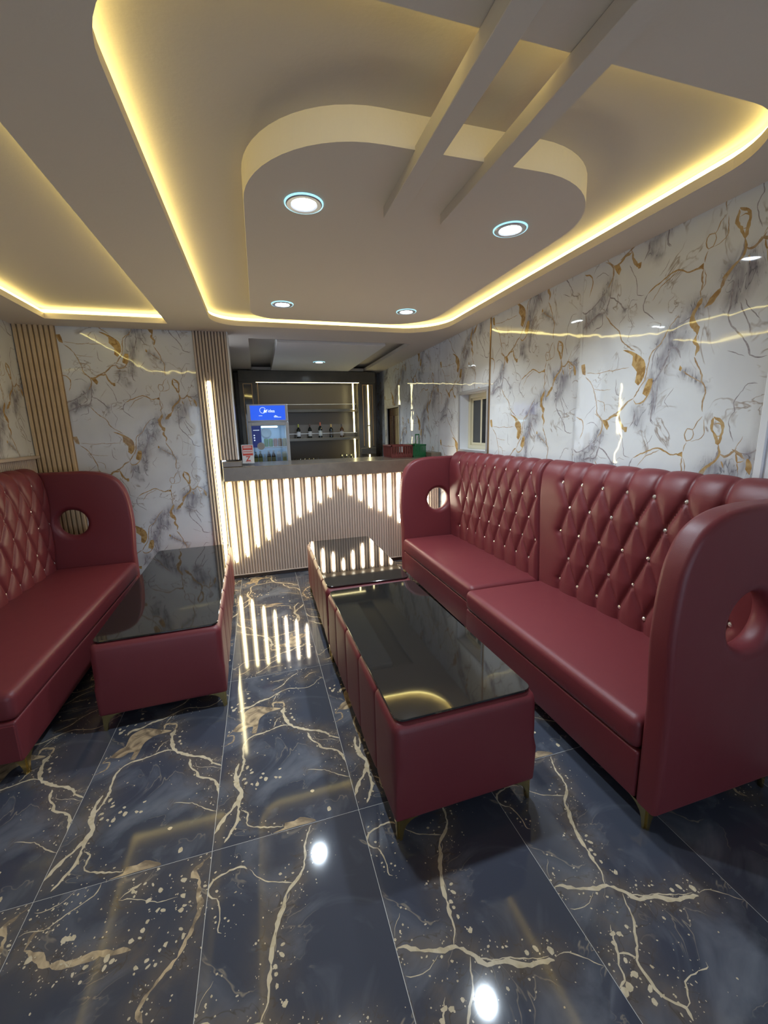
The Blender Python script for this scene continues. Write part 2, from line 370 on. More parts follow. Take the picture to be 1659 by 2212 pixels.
def marble_mesh(name, rect, prims, grid, smoke=None, hole=None, to3=lambda a, b: (a, b, 0), thick=None):
    """rect (a0,a1,b0,b1); prims list of (material index, polygon); smoke list of (pts, w0, w1)"""
    a0, a1, b0, b1 = rect; vs = []; fs = []; mi = []
    def put(pl, m):
        ar = sum(p[0] * q[1] - q[0] * p[1] for p, q in zip(pl, list(pl[1:]) + [pl[0]]))
        if len(pl) == 4 and m > 0:                        # a twisted quad becomes two triangles
            t1, t2 = (pl[0], pl[1], pl[2]), (pl[0], pl[2], pl[3])
            c = [(t[1][0] - t[0][0]) * (t[2][1] - t[0][1]) - (t[2][0] - t[0][0]) * (t[1][1] - t[0][1]) for t in (t1, t2)]
            if c[0] * c[1] <= 0:
                for t, q in zip((t1, t2), c):
                    if abs(q) > 2e-7: put(t, m)
                return
        if abs(ar) < 4e-7: return
        if ar < 0: pl = list(pl)[::-1]
        k = len(vs); vs.extend(Vector((float(p[0]), float(p[1]))) for p in pl); fs.append(list(range(k, k + len(pl)))); mi.append(m)
    put([(a0, b0), (a1, b0), (a1, b1), (a0, b1)], 0)
    if hole: put([(hole[0], hole[2]), (hole[1], hole[2]), (hole[1], hole[3]), (hole[0], hole[3])], -1)
    for m, pl in prims:
        xs = [p[0] for p in pl]; ys = [p[1] for p in pl]
        if max(xs) < a0 or min(xs) > a1 or max(ys) < b0 or min(ys) > b1: continue
        put(pl, m)
    for i in range(1, int((a1 - a0) / grid)):
        for j in range(1, int((b1 - b0) / grid)): vs.append(Vector((a0 + i * grid + 1e-4 * (j % 3), b0 + j * grid + 1e-4 * (i % 3))))
    o = delaunay_2d_cdt(vs, [], fs, 0, 1e-6)
    F = []; M = []
    for f, og in zip(o[2], o[5]):
        if 0 not in og or (hole and 1 in og): continue
        F.append(f); M.append(mi[max(og)])
    V2 = np.array([(p.x, p.y) for p in o[0]]); nv = len(V2)
    V = [to3(*p) for p in V2]
    if thick is not None:                                 # turn the outline back so the piece has an edge
        cnt = set()
        for t in F:
            for a, b in zip(t, list(t[1:]) + [t[0]]): cnt.add((a, b))
        mp = {}
        ed = [(a, b) for a, b in cnt if (b, a) not in cnt]
        for a, b in ed:
            for q in (a, b):
                if q not in mp: mp[q] = len(V); V.append(tuple(np.array(V[q]) + np.array(thick)))
        for a, b in ed: F.append((b, a, mp[a], mp[b])); M.append(0)
    me = pyd(name, V, F); me.polygons.foreach_set('material_index', M)
    if smoke is not None:
        val = np.zeros(nv)
        for pts, w0, w1 in smoke:
            c = np.array(catmull(pts, 0.03)); ww = np.linspace(w0, w1, len(c)) * 0.0005
            d = np.linalg.norm(V2[:, None, :] - c[None], axis=2) / ww[None]
            val = np.maximum(val, np.exp(-(d.min(1) ** 2) * 0.7))
        full = np.zeros(len(V)); full[:nv] = val
        at = me.attributes.new('smoke', 'FLOAT', 'POINT'); at.data.foreach_set('value', full.astype(np.float32))
    return me

# veins of the printed marble: kind, start and end width in mm, points in metres on the panel or tile
WALL = [('G',9,9,[(0.37,2.627),(0.365,2.605),(0.325,2.601),(0.293,2.58),(0.251,2.569)]),
 ('G',8,14,[(0.372,2.614),(0.386,2.56),(0.418,2.518),(0.43,2.508)]),
 ('P',0,0,[(0.241,2.579),(0.286,2.57),(0.302,2.539),(0.288,2.512),(0.253,2.556)]),
 ('P',0,0,[(0.408,2.531),(0.442,2.531),(0.44,2.501),(0.425,2.5)]),
 ('B',5,8,[(0.174,2.622),(0.232,2.582),(0.246,2.539),(0.231,2.491),(0.208,2.464)]),
 ('S',50,30,[(0.225,2.479),(0.193,2.428),(0.141,2.381),(0.056,2.324),(0.018,2.282)]),
 ('S',22,40,[(0.204,2.323),(0.128,2.31),(0.06,2.287)]),
 ('D',5,6,[(0.246,2.539),(0.236,2.456),(0.233,2.403),(0.266,2.386),(0.318,2.34),(0.347,2.306),(0.374,2.307)]),
 ('D',7,9,[(0.232,2.41),(0.203,2.33),(0.142,2.325),(0.079,2.297),(0.02,2.267)]),
 ('D',7,5,[(0.205,2.452),(0.157,2.418),(0.101,2.384),(0.032,2.359),(-0.007,2.387)]),
 ('D',5,5,[(0.157,2.411),(0.189,2.375),(0.15,2.337)]),
 ('B',5,5,[(0.205,2.309),(0.258,2.242),(0.322,2.187),(0.344,2.135),(0.387,2.094),(0.449,2.05)]),
 ('D',4,3,[(0.181,2.315),(0.183,2.252),(0.135,2.241),(0.112,2.225)]),
 ('D',2,2,[(0.442,2.332),(0.394,2.339),(0.377,2.298),(0.382,2.258),(0.417,2.199),(0.4,2.163),(0.389,2.113)]),
 ('D',2,2,[(0.372,2.274),(0.321,2.234),(0.32,2.201)]),
 ('S',20,10,[(0.348,2.299),(0.344,2.261)]),
 ('G',7,3,[(0.004,2.605),(0.063,2.578),(0.078,2.525),(0.054,2.454)]),
 ('D',3,3,[(0.105,2.551),(0.133,2.562),(0.17,2.563),(0.211,2.53)]),
 ('D',3,3,[(0.363,2.543),(0.384,2.499),(0.413,2.452),(0.427,2.398),(0.435,2.358),(0.479,2.346)]),
 ('G',6,5,[(0.804,2.374),(0.774,2.382),(0.739,2.378),(0.699,2.399),(0.66,2.412),(0.615,2.399),(0.576,2.382),(0.542,2.369),(0.501,2.345)]),
 ('D',5,3,[(0.501,2.345),(0.483,2.308),(0.484,2.264),(0.522,2.23),(0.562,2.196)]),
 ('B',4,3,[(0.674,2.402),(0.624,2.379),(0.585,2.362),(0.567,2.338),(0.536,2.299)]),
 ('P',0,0,[(0.807,2.398),(0.809,2.367),(0.779,2.384)]),
 ('D',3,2,[(0.619,2.483),(0.603,2.449),(0.565,2.415)]),
 ('D',6,3,[(0.595,2.631),(0.599,2.563),(0.621,2.543)]),
 ('S',50,30,[(0.514,2.619),(0.513,2.561),(0.546,2.52)]),
 ('D',10,4,[(0.485,2.619),(0.483,2.573),(0.459,2.528)]),
 ('B',4,4,[(0.891,2.577),(0.868,2.552),(0.847,2.512),(0.819,2.518),(0.809,2.486),(0.822,2.453),(0.843,2.458),(0.855,2.488),(0.841,2.519)]),
 ('B',3,3,[(0.898,2.564),(0.908,2.487),(0.885,2.462),(0.844,2.453)]),
 ('B',6,6,[(0.823,2.445),(0.814,2.428),(0.809,2.399)]),
 ('B',6,5,[(0.81,2.372),(0.806,2.331),(0.814,2.292),(0.805,2.268),(0.812,2.239)]),
 ('B',3,3,[(0.813,2.366),(0.825,2.336),(0.827,2.298),(0.811,2.271)]),
 ('D',5,3,[(0.805,2.219),(0.788,2.169),(0.748,2.151),(0.686,2.131)]),
 ('G',14,24,[(0.818,2.237),(0.802,2.204),(0.782,2.171),(0.784,2.126),(0.809,2.093),(0.813,2.064)]),
 ('G',18,8,[(0.813,2.064),(0.804,2.038),(0.827,2),(0.816,1.963)]),
 ('G',16,20,[(0.836,2.184),(0.859,2.202),(0.888,2.233),(0.907,2.253)]),
 ('B',16,10,[(0.907,2.253),(0.917,2.29),(0.939,2.323),(0.965,2.348)]),
 ('D',9,4,[(0.965,2.348),(0.985,2.385),(0.985,2.437)]),
 ('S',60,20,[(0.949,2.32),(1.02,2.316),(1.08,2.307)]),
 ('S',90,40,[(1.01,2.299),(0.997,2.255),(0.974,2.203),(0.959,2.167)]),
 ('S',60,40,[(0.814,2.195),(0.758,2.166),(0.689,2.113),(0.613,2.064)]),
 ('D',5,5,[(0.961,2.266),(0.96,2.177),(0.955,2.117),(0.976,2.071),(1.02,2.021),(1.06,1.963),(1.07,1.925),(1.12,1.908),(1.14,1.914)]),
 ('D',4,4,[(1,2.165),(1.03,2.098),(1.05,2.059),(1.06,2.022)]),
 ('D',4,3,[(1.02,2.176),(1.03,2.151),(1.06,2.11),(1.09,2.078)]),
 ('B',6,5,[(0.812,1.958),(0.842,1.904),(0.862,1.862),(0.865,1.834),(0.891,1.788),(0.882,1.722),(0.887,1.682)]),
 ('S',30,16,[(0.766,1.886),(0.805,1.869),(0.863,1.824),(0.884,1.794)]),
 ('B',4,4,[(0.759,1.898),(0.806,1.864),(0.863,1.829)]),
 ('P',0,0,[(0.741,1.929),(0.754,1.913),(0.748,1.897),(0.736,1.907)]),
 ('G',10,10,[(0.946,1.657),(0.981,1.634),(0.995,1.607),(0.991,1.552),(0.984,1.525),(0.962,1.569),(0.942,1.602),(0.946,1.652)]),
 ('G',6,6,[(0.951,1.619),(0.972,1.624),(0.992,1.61)]),
 ('G',6,6,[(0.966,1.563),(0.995,1.563)]),
 ('G',7,10,[(0.985,1.519),(0.994,1.486),(0.988,1.452),(0.943,1.409),(0.907,1.377)]),
 ('B',8,8,[(0.995,1.48),(1.02,1.465),(1.06,1.494),(1.07,1.511)]),
 ('B',12,8,[(1.05,1.499),(1.08,1.484),(1.11,1.458)]),
 ('B',3,2,[(1.06,1.505),(1.08,1.538),(1.09,1.564)]),
 ('G',5,5,[(1.07,1.489),(1.08,1.442),(1.11,1.451)]),
 ('G',5,3,[(1.08,1.442),(1.09,1.388)]),
 ('G',22,14,[(1.12,1.46),(1.13,1.429),(1.14,1.388)]),
 ('G',20,12,[(1.01,1.442),(1.02,1.41)]),
 ('S',50,40,[(1.14,1.477),(1.13,1.424)]),
 ('S',60,40,[(0.961,1.405),(1.01,1.392)]),
 ('D',4,6,[(1.07,1.489),(1.12,1.484),(1.16,1.508)]),
 ('D',3,3,[(1.12,1.795),(1.08,1.8),(1.06,1.772),(1.03,1.718),(1.04,1.686),(1.02,1.628),(1.05,1.537)]),
 ('D',3,2,[(0.97,1.963),(1.01,1.944),(1.05,1.923)]),
 ('P',0,0,[(0.364,2.07),(0.423,2.055),(0.498,2.009),(0.529,1.967),(0.527,1.898),(0.493,1.851),(0.468,1.873),(0.476,1.93),(0.436,1.974),(0.438,2.025)]),
 ('B',4,6,[(0.706,2.186),(0.655,2.13),(0.615,2.062),(0.563,2.023),(0.548,1.964),(0.535,1.884),(0.496,1.824),(0.469,1.781)]),
 ('S',70,60,[(0.71,2.043),(0.663,2),(0.623,1.935),(0.588,1.866)]),
 ('S',60,20,[(0.609,1.876),(0.604,1.789),(0.601,1.689)]),
 ('D',8,6,[(0.684,2.043),(0.669,2.005),(0.649,1.949),(0.609,1.876),(0.584,1.841)]),
 ('D',10,5,[(0.673,2.027),(0.706,2.021),(0.728,1.994),(0.738,1.964)]),
 ('D',6,4,[(0.61,2.051),(0.579,2.014),(0.57,1.93)]),
 ('D',5,4,[(0.584,1.841),(0.604,1.764),(0.597,1.664),(0.619,1.631)]),
 ('D',4,3,[(0.622,1.849),(0.62,1.776),(0.614,1.688)]),
 ('P',0,0,[(0.558,1.882),(0.585,1.881),(0.582,1.829),(0.553,1.786),(0.527,1.802)]),
 ('G',6,6,[(0.586,1.822),(0.534,1.757),(0.488,1.747),(0.47,1.774)]),
 ('B',8,8,[(0.469,1.781),(0.43,1.764),(0.384,1.719),(0.326,1.687),(0.291,1.674)]),
 ('B',5,5,[(0.067,1.954),(0.124,1.903),(0.148,1.864),(0.174,1.796),(0.188,1.751),(0.193,1.707),(0.246,1.661)]),
 ('B',3,2,[(0.142,1.865),(0.217,1.85),(0.292,1.847)]),
 ('B',3,3,[(0.185,1.788),(0.244,1.769),(0.255,1.711)]),
 ('B',3,3,[(0.076,1.975),(0.187,1.959),(0.262,1.965),(0.298,1.96),(0.417,1.964)]),
 ('B',7,2,[(0.258,1.96),(0.281,1.975)]),
 ('P',0,0,[(0.023,2.034),(0.054,2.037),(0.067,1.961),(0.039,1.972)]),
 ('D',3,3,[(0.33,1.908),(0.334,1.826),(0.367,1.802)]),
 ('D',2,2,[(0.322,2.065),(0.336,2.015),(0.328,1.97)]),
 ('D',3,2,[(0.718,1.816),(0.695,1.782),(0.672,1.753),(0.7,1.712)]),
 ('D',3,2,[(0.178,1.759),(0.102,1.695),(0.084,1.665)])]
FP = [('C',12,7,[(0.043,0.023),(0.07,0.067),(0.092,0.118),(0.093,0.19),(0.106,0.252),(0.088,0.304),(0.082,0.343),(0.099,0.388),(0.107,0.445),(0.099,0.54),(0.113,0.588),(0.154,0.622),(0.207,0.629),(0.262,0.644),(0.312,0.657),(0.345,0.642)]),
 ('C',14,16,[(-0.001,0.072),(0.033,0.137),(0.068,0.177),(0.092,0.223),(0.099,0.26),(0.08,0.295),(0.072,0.358),(0.074,0.409),(0.083,0.439)]),
 ('G',0,0,[(0.1,0.841),(0.163,0.877),(0.234,0.844),(0.309,0.809),(0.233,0.796),(0.186,0.756),(0.175,0.69),(0.164,0.635),(0.143,0.642),(0.148,0.699),(0.121,0.699),(0.094,0.675),(0.04,0.692),(0.07,0.742),(0.092,0.752)]),
 ('G',14,14,[(0.263,0.834),(0.27,0.876),(0.324,0.858),(0.326,0.803)]),
 ('C',20,10,[(0.327,0.813),(0.319,0.767),(0.332,0.699),(0.351,0.648),(0.387,0.611),(0.44,0.576),(0.518,0.534),(0.555,0.489),(0.599,0.455)]),
 ('C',18,6,[(0.077,0.848),(0.093,0.881),(0.134,0.887),(0.187,0.92),(0.242,0.932),(0.286,0.96),(0.331,0.988)]),
 ('C',6,3,[(0.331,0.988),(0.376,0.995),(0.451,0.97),(0.517,0.982),(0.556,1.027),(0.594,1.057)]),
 ('C',9,12,[(0.44,0.552),(0.452,0.492),(0.48,0.459),(0.5,0.415),(0.535,0.396),(0.572,0.369),(0.594,0.319),(0.6,0.269)]),
 ('G',0,0,[(0.235,0.004),(0.281,0.014),(0.286,0.036),(0.324,0.033),(0.35,0.044),(0.387,0.027),(0.415,0.005),(0.322,0.005)]),
 ('C',6,6,[(0.103,0.155),(0.133,0.135),(0.13,0.086),(0.147,0.062),(0.2,0.044),(0.24,0.031),(0.281,0.023)]),
 ('G',9,6,[(0.003,0.586),(0.045,0.611),(0.047,0.657),(0.016,0.66),(0.045,0.699)]),
 ('C',3,4,[(0.408,0.293),(0.489,0.266),(0.541,0.224),(0.598,0.186)]),
 ('G',5,9,[(0.57,1.128),(0.521,1.125),(0.475,1.079)]),
 ('C',6,4,[(0.269,1.009),(0.328,1.046),(0.378,1.112),(0.443,1.165)]),
 ('C',5,5,[(0.265,1.102),(0.344,1.111)]),
 ('C',5,3,[(0.265,0.893),(0.298,0.966),(0.337,0.986)]),
 ('C',6,4,[(0.263,0.661),(0.282,0.716),(0.311,0.733)]),
 ('C',2,2,[(0.471,0.517),(0.488,0.48),(0.546,0.464),(0.596,0.44)]),
 ('C',3,3,[(0.005,1.351),(0.107,1.312),(0.189,1.297),(0.252,1.337),(0.304,1.418)]),
 ('C',2,2,[(0.595,1.317),(0.534,1.239),(0.485,1.176)]),
 ('O',0,0,[(0.098,0.929),(0.121,0.973),(0.047,0.897),(0.114,1.023),(0.24,1.153),(0.201,1.154),(0.142,0.377),(0.125,0.399),(0.112,0.33),(0.148,0.288),(0.171,0.28),(0.259,0.294),(0.278,0.288),(0.199,0.336),(0.189,0.314),(0.212,0.3),(0.28,0.341),(0.367,0.785),(0.361,0.744),(0.367,0.705),(0.376,0.684),(0.166,0.255),(0.417,0.162),(0.477,0.044),(0.023,0.915),(0.036,0.881),(0.057,0.933),(0.12,0.303),(0.147,0.359)])]
FQ = [('C',5,14,[(0.391,1.193),(0.359,1.121),(0.349,1.048),(0.327,1.001),(0.281,0.957),(0.248,0.888),(0.222,0.817),(0.215,0.758)]),
 ('C',13,4,[(0.215,0.758),(0.208,0.71),(0.205,0.669),(0.179,0.632)]),
 ('C',9,14,[(0.004,0.68),(0.025,0.676),(0.086,0.646),(0.146,0.629),(0.186,0.627),(0.222,0.594),(0.258,0.556),(0.311,0.547),(0.374,0.517),(0.463,0.504)]),
 ('C',3,3,[(0.473,0.509),(0.519,0.505),(0.563,0.472),(0.596,0.444)]),
 ('C',4,3,[(0.235,0.58),(0.277,0.561),(0.325,0.553),(0.388,0.528),(0.452,0.516)]),
 ('C',5,3,[(0.301,0.98),(0.227,1.008),(0.182,1.036),(0.145,1.083)]),
 ('C',5,10,[(0.219,0.587),(0.203,0.556),(0.19,0.521),(0.16,0.484),(0.128,0.446),(0.105,0.425),(0.099,0.384),(0.102,0.346),(0.124,0.314),(0.145,0.299),(0.14,0.273)]),
 ('C',8,8,[(0.06,0.455),(0.082,0.452),(0.103,0.437),(0.111,0.431)]),
 ('C',3,10,[(0.1,0.526),(0.081,0.491),(0.06,0.455),(0.043,0.432),(0.036,0.411),(0.031,0.397),(0.002,0.392)]),
 ('C',4,3,[(0.145,0.299),(0.165,0.305),(0.185,0.33),(0.213,0.348),(0.259,0.349),(0.296,0.348),(0.301,0.359)]),
 ('C',3,2,[(0.007,0.603),(0.047,0.593),(0.084,0.599),(0.121,0.624)]),
 ('C',2,2,[(0.046,0.768),(0.013,0.731),(0.005,0.71)]),
 ('C',3,3,[(0.286,0.947),(0.271,0.92),(0.235,0.841),(0.227,0.788)]),
 ('O',0,0,[(0.249,0.773),(0.229,0.728),(0.252,0.651),(0.424,0.545),(0.467,0.527),(0.089,0.502),(0.108,0.496),(0.148,0.504),(0.071,0.481),(0.071,0.436),(0.071,0.402),(0.03,0.383),(0.009,0.379),(0.086,0.362),(0.071,0.336),(0.253,0.8),(0.228,0.748),(0.392,0.543),(0.061,0.403)]),
 ('C',8,7,[(0.136,1.087),(0.11,1.101),(0.059,1.096),(0.016,1.079),(-0.002,1.055),(0.005,1.028),(0.035,1.009)]),
 ('C',6,3,[(0.035,1.009),(0.047,0.973),(0.05,0.936),(0.047,0.899),(0.058,0.893)])]
FR = [('G',14,10,[(0.074,1.094),(0.054,1.084),(0.047,1.06),(0.044,1.039)]),
 ('G',16,26,[(0.044,1.039),(0.073,1.018),(0.099,1.001),(0.129,0.97),(0.144,0.963)]),
 ('G',26,14,[(0.143,0.966),(0.186,0.955),(0.229,0.953),(0.276,0.954),(0.326,0.944),(0.379,0.935)]),
 ('C',4,3,[(0.215,1.198),(0.203,1.158),(0.165,1.136),(0.11,1.103),(0.079,1.086),(0.034,1.094),(0.005,1.09)]),
 ('C',2,3,[(0.135,1.201),(0.105,1.17),(0.058,1.152),(0.02,1.157)]),
 ('C',3,10,[(0.294,1.114),(0.311,1.127),(0.333,1.14),(0.36,1.151)]),
 ('C',3,2,[(0.294,1.114),(0.351,1.099),(0.431,1.063),(0.497,1.061)]),
 ('C',5,5,[(0.206,0.967),(0.202,0.944),(0.182,0.965)]),
 ('O',0,0,[(0.372,1.147),(0.408,1.19),(0.401,1.134),(0.433,1.104),(0.437,1.035),(0.456,1.029),(0.411,1.008),(0.403,0.983),(0.373,0.96),(0.485,0.916),(0.47,0.905),(0.435,0.888),(0.443,0.869),(0.465,0.867),(0.222,0.918),(0.253,0.928),(0.31,0.932),(0.312,0.907),(0.33,0.919),(0.398,1.08),(0.398,0.962),(0.336,1.131),(0.407,0.877),(0.252,0.889),(0.51,1.116),(0.515,1.058),(0.516,1.01),(0.526,0.948),(0.537,0.925),(0.525,1.022),(0.071,1.004),(0.157,1.032),(0.17,1.031),(0.183,1.03)]),
 ('G',8,22,[(0.595,1.184),(0.541,1.135),(0.566,1.102)]),
 ('G',22,10,[(0.566,1.102),(0.57,1.041),(0.581,1),(0.566,0.948),(0.543,0.897),(0.528,0.865)]),
 ('G',9,14,[(0.529,0.868),(0.481,0.82),(0.454,0.794),(0.441,0.763),(0.46,0.731)])]

# ------------------------------------------------------------------ prints
PER = 0.917
def wall_prims(dv, seed):
    rs = np.random.default_rng(seed); pr = []; sm = []; F_ = 1.35
    for k in range(-3, 3):
        for kd, w0, w1, pts in WALL:
            q = [(a, b + dv + k * PER) for a, b in pts]
            if max(p[1] for p in q) < -0.02 or min(p[1] for p in q) > 2.66: continue
            if kd == 'S': sm.append((q, w0 * 1.5, w1 * 1.5)); continue
            if kd == 'P': pr.append((4, [tuple(p) for p in catmull(q, 0.02, True)])); continue
            m = {'G': 1, 'D': 2, 'B': 3}[kd]
            pr += [(m, x) for x in jag(q, w0 * F_, w1 * F_, rs)]
    pr.sort(key=lambda e: {4: 0, 2: 1, 3: 2, 1: 3}[e[0]])
    return pr, sm
def tile_prims(lst, seed):
    rs = np.random.default_rng(seed); pr = []; line = []
    for kd, w0, w1, pts in lst:
        if kd == 'O':
            for p in pts: pr.append((1, blob(p, rs.uniform(0.006, 0.013), rs)))
            continue
        if w0 == 0:
            pr.append((2, [tuple(p) for p in catmull(pts, 0.015, True)])); continue
        pr += [(1 if kd == 'C' else 2, x) for x in jag(pts, w0, w1, rs, 0.5, 0.0025)]
        line += list(catmull(pts, 0.03))
    for _ in range(420):                                  # flecks scattered beside the veins
        p = line[rs.integers(len(line))] + rs.normal(0, 0.045, 2)
        pr.append((1, blob(p, abs(rs.normal(0.0008, 0.002)) + 0.0007, rs, 5)))
    return pr

# ------------------------------------------------------------------ floor of polished tiles
ZC = 2.63; XR = 2.16; XL = -2.01; YB = 4.69; YN = 7.62; YF = -2.6
floor = MB().box(XL - 0.1, XR + 0.1, YF - 0.1, YN + 0.1, -0.06, -0.0004).build('floor', GROUT, kind='structure')
def tile_mesh(nm, lst, seed):
    g = 0.0009
    sm = [(pts, 70, 110) for kd, w0, w1, pts in lst if kd in 'CG' and w1 >= 9] + [(pts, 30, 40) for kd, w0, w1, pts in lst if kd == 'C' and 4 <= w1 < 9]
    return marble_mesh(nm, (g, 0.6 - g, g, 1.2 - g), tile_prims(lst, seed), 0.025, sm, to3=lambda a, b: (a - 0.3, b - 0.6, 0), thick=(0, 0, -0.003))
TM = {k: tile_mesh('floor_tile_' + k, l, s) for k, l, s in (('p', FP, 1), ('q', FQ, 2), ('r', FR, 3))}
for me in TM.values():
    for m in FM: me.materials.append(m)
order = {(0, 0): 'r', (1, 0): 'r', (2, 0): 'r', (3, 0): 'q', (4, 0): 'q', (5, 0): 'q', (6, 0): 'r', (7, 0): 'q'}
for j in range(-2, 6):
    for i in range(8):
        x0 = -0.307 + 0.6 * (i - 3); y0 = 0.311 + 1.2 * j
        rot = 0.0
        if j == 0: k = order[(i, 0)]
        elif j == 1: k = 'p'
        elif j == 2: k = 'p'; rot = math.pi
        else: k = 'pqr'[(i * 2 + j * 5) % 3]; rot = math.pi * ((i + j) % 2)
        if y0 > YN or x0 > XR: continue
        add_obj('floor_tile', TM[k], floor, (), (x0 + 0.3, y0 + 0.6, 0), rot)

# ------------------------------------------------------------------ walls
def wall_panel(parent, origin, axis, sgn, rect, dv, seed, hole=None):
    """panel standing on a wall; axis 'y': on the right or left wall, axis 'x': on the back wall. sgn: direction of u"""
    pr, sm = wall_prims(dv, seed)
    ox, oy = origin
    if axis == 'y': to3 = lambda a, b: (0, sgn * a, b)
    else: to3 = lambda a, b: (sgn * a, 0, b)
    th = {('y', -1): (0.006, 0, 0), ('y', 1): (-0.006, 0, 0), ('x', 1): (0, 0.006, 0)}[(axis, sgn)]
    me = marble_mesh('wall_panel', rect, pr, 0.03, sm, hole, to3, th)
    bm = bmesh.new(); bm.from_mesh(me); bmesh.ops.recalc_face_normals(bm, faces=bm.faces)
    big = max(bm.faces, key=lambda f: f.calc_area()); want = -Vector(th)
    if sum((f.normal.dot(want) for f in bm.faces)) < 0: bmesh.ops.reverse_faces(bm, faces=bm.faces)
    bm.to_mesh(me); bm.free()
    return add_obj('wall_panel', me, parent, WM, (ox, oy, 0))
# right wall with window and far door openings
wr = MB()
def wall_with_holes(b, x0, x1, ya, yb, holes):
    """solid wall between x0,x1 from ya to yb with openings (y0,y1,z0,z1)"""
    ys = sorted({ya, yb} | {h[0] for h in holes} | {h[1] for h in holes})
    for p, q in zip(ys[:-1], ys[1:]):
        h = [o for o in holes if o[0] <= p and q <= o[1]]
        if not h: b.box(x0, x1, p, q, 0, 2.72)
        else:
            if h[0][2] > 0: b.box(x0, x1, p, q, 0, h[0][2])
            b.box(x0, x1, p, q, h[0][3], 2.72)
WIN = (3.70, 4.275, 1.40, 1.99); DOOR = (6.36, 6.99, 0.0, 1.98); DOOR2 = (0.36, 1.235, 0.0, 1.86)
wall_with_holes(wr, XR + 0.006, XR + 0.20, YF, YN, [WIN, DOOR, DOOR2])
wall_right = wr.build('wall_right', PLAIN, kind='structure')
g = 0.0007
J = [7.17, 6.0, 4.83, 3.66, 2.49, 1.325]
wall_panel(wall_right, (XR, 8.34), 'y', -1, (8.34 - YN, 1.17 - g, 0, 2.66), -0.1, 15)
wall_panel(wall_right, (XR, J[0]), 'y', -1, (g, 1.17 - g, 0, 2.66), -0.75, 11, (J[0] - DOOR[1], J[0] - DOOR[0], -1, DOOR[3]))
wall_panel(wall_right, (XR, J[1]), 'y', -1, (g, 1.17 - g, 0, 2.66), -0.25, 12)
wall_panel(wall_right, (XR, J[2]), 'y', -1, (g, 1.17 - g, 0, 2.66), -0.54, 13, (J[2] - WIN[1], J[2] - WIN[0], WIN[2], WIN[3]))
wall_panel(wall_right, (XR, J[3]), 'y', -1, (g, 1.17 - g, 0, 2.66), -0.333, 14)
wall_panel(wall_right, (XR, J[4]), 'y', -1, (g, 1.165 - g, 0, 2.66), 0.0, 16)
wall_panel(wall_right, (XR, J[5]), 'y', -1, (g, 0.965, 0, 2.66), -0.2, 17, (J[5] - DOOR2[1], J[5] - DOOR2[0], -1, DOOR2[3]))
trim_3 = MB().bbox(XR - 0.006, XR + 0.004, J[3] - 0.010, J[3] + 0.010, 0, ZC, 0.002).build('trim_3', GOLDTRIM, kind='structure')
trim_3['label'] = 'thin bronze strip covering the marble panel joint beside the window'

# window
wn = struct('window_1', (XR, 0, 0))
y0, y1, z0, z1 = WIN; t = 0.045
fr = MB()
for a in ((y0 - 0.028, y1 + 0.028, z1, z1 + 0.028), (y0 - 0.028, y1 + 0.028, z0 - 0.03, z0), (y0 - 0.028, y0, z0, z1), (y1, y1 + 0.028, z0, z1)):
    fr.bbox(-0.012, 0.02, *a, 0.003)
fr.build('window_trim', GREYP, wn)
rv = MB()
rv.box(0.0, 0.16, y0, y0 + 0.004, z0, z1).box(0.0, 0.16, y1 - 0.004, y1, z0, z1).box(0, 0.16, y0, y1, z0, z0 + 0.004).box(0, 0.16, y0, y1, z1 - 0.004, z1)
rv.build('window_reveal', WHITETRIM, wn)
fm = MB(); d0, d1 = 0.10, 0.15
fm.bbox(d0, d1, y0 + .004, y0 + t, z0 + .004, z1 - .004, .004).bbox(d0, d1, y1 - t, y1 - .004, z0 + .004, z1 - .004, .004).bbox(d0, d1, y0 + t, y1 - t, z0 + .004, z0 + t, .004).bbox(d0, d1, y0 + t, y1 - t, z1 - t, z1 - .004, .004)
fm.build('window_frame', CREAM, wn)
ym = (y0 + y1) / 2
for k, (a, b, dx) in enumerate(((y0 + t, ym + 0.02, 0.0), (ym - 0.02, y1 - t, 0.018))):
    s = MB(); e = 0.026; c0 = 0.104 + dx; c1 = c0 + 0.016
    s.bbox(c0, c1, a, a + e, z0 + t, z1 - t, .003).bbox(c0, c1, b - e, b, z0 + t, z1 - t, .003).bbox(c0, c1, a + e, b - e, z0 + t, z0 + t + e, .003).bbox(c0, c1, a + e, b - e, z1 - t - e, z1 - t, .003)
    so = s.build('window_sash', CREAM, wn)
    MB().box(c0 + .006, c0 + .010, a + e, b - e, z0 + t + e, z1 - t - e).build('pane', PANE, so)
MB().box(0.165, 0.18, y0, y1, z0, z1).build('window_backing', BLACK, wn)

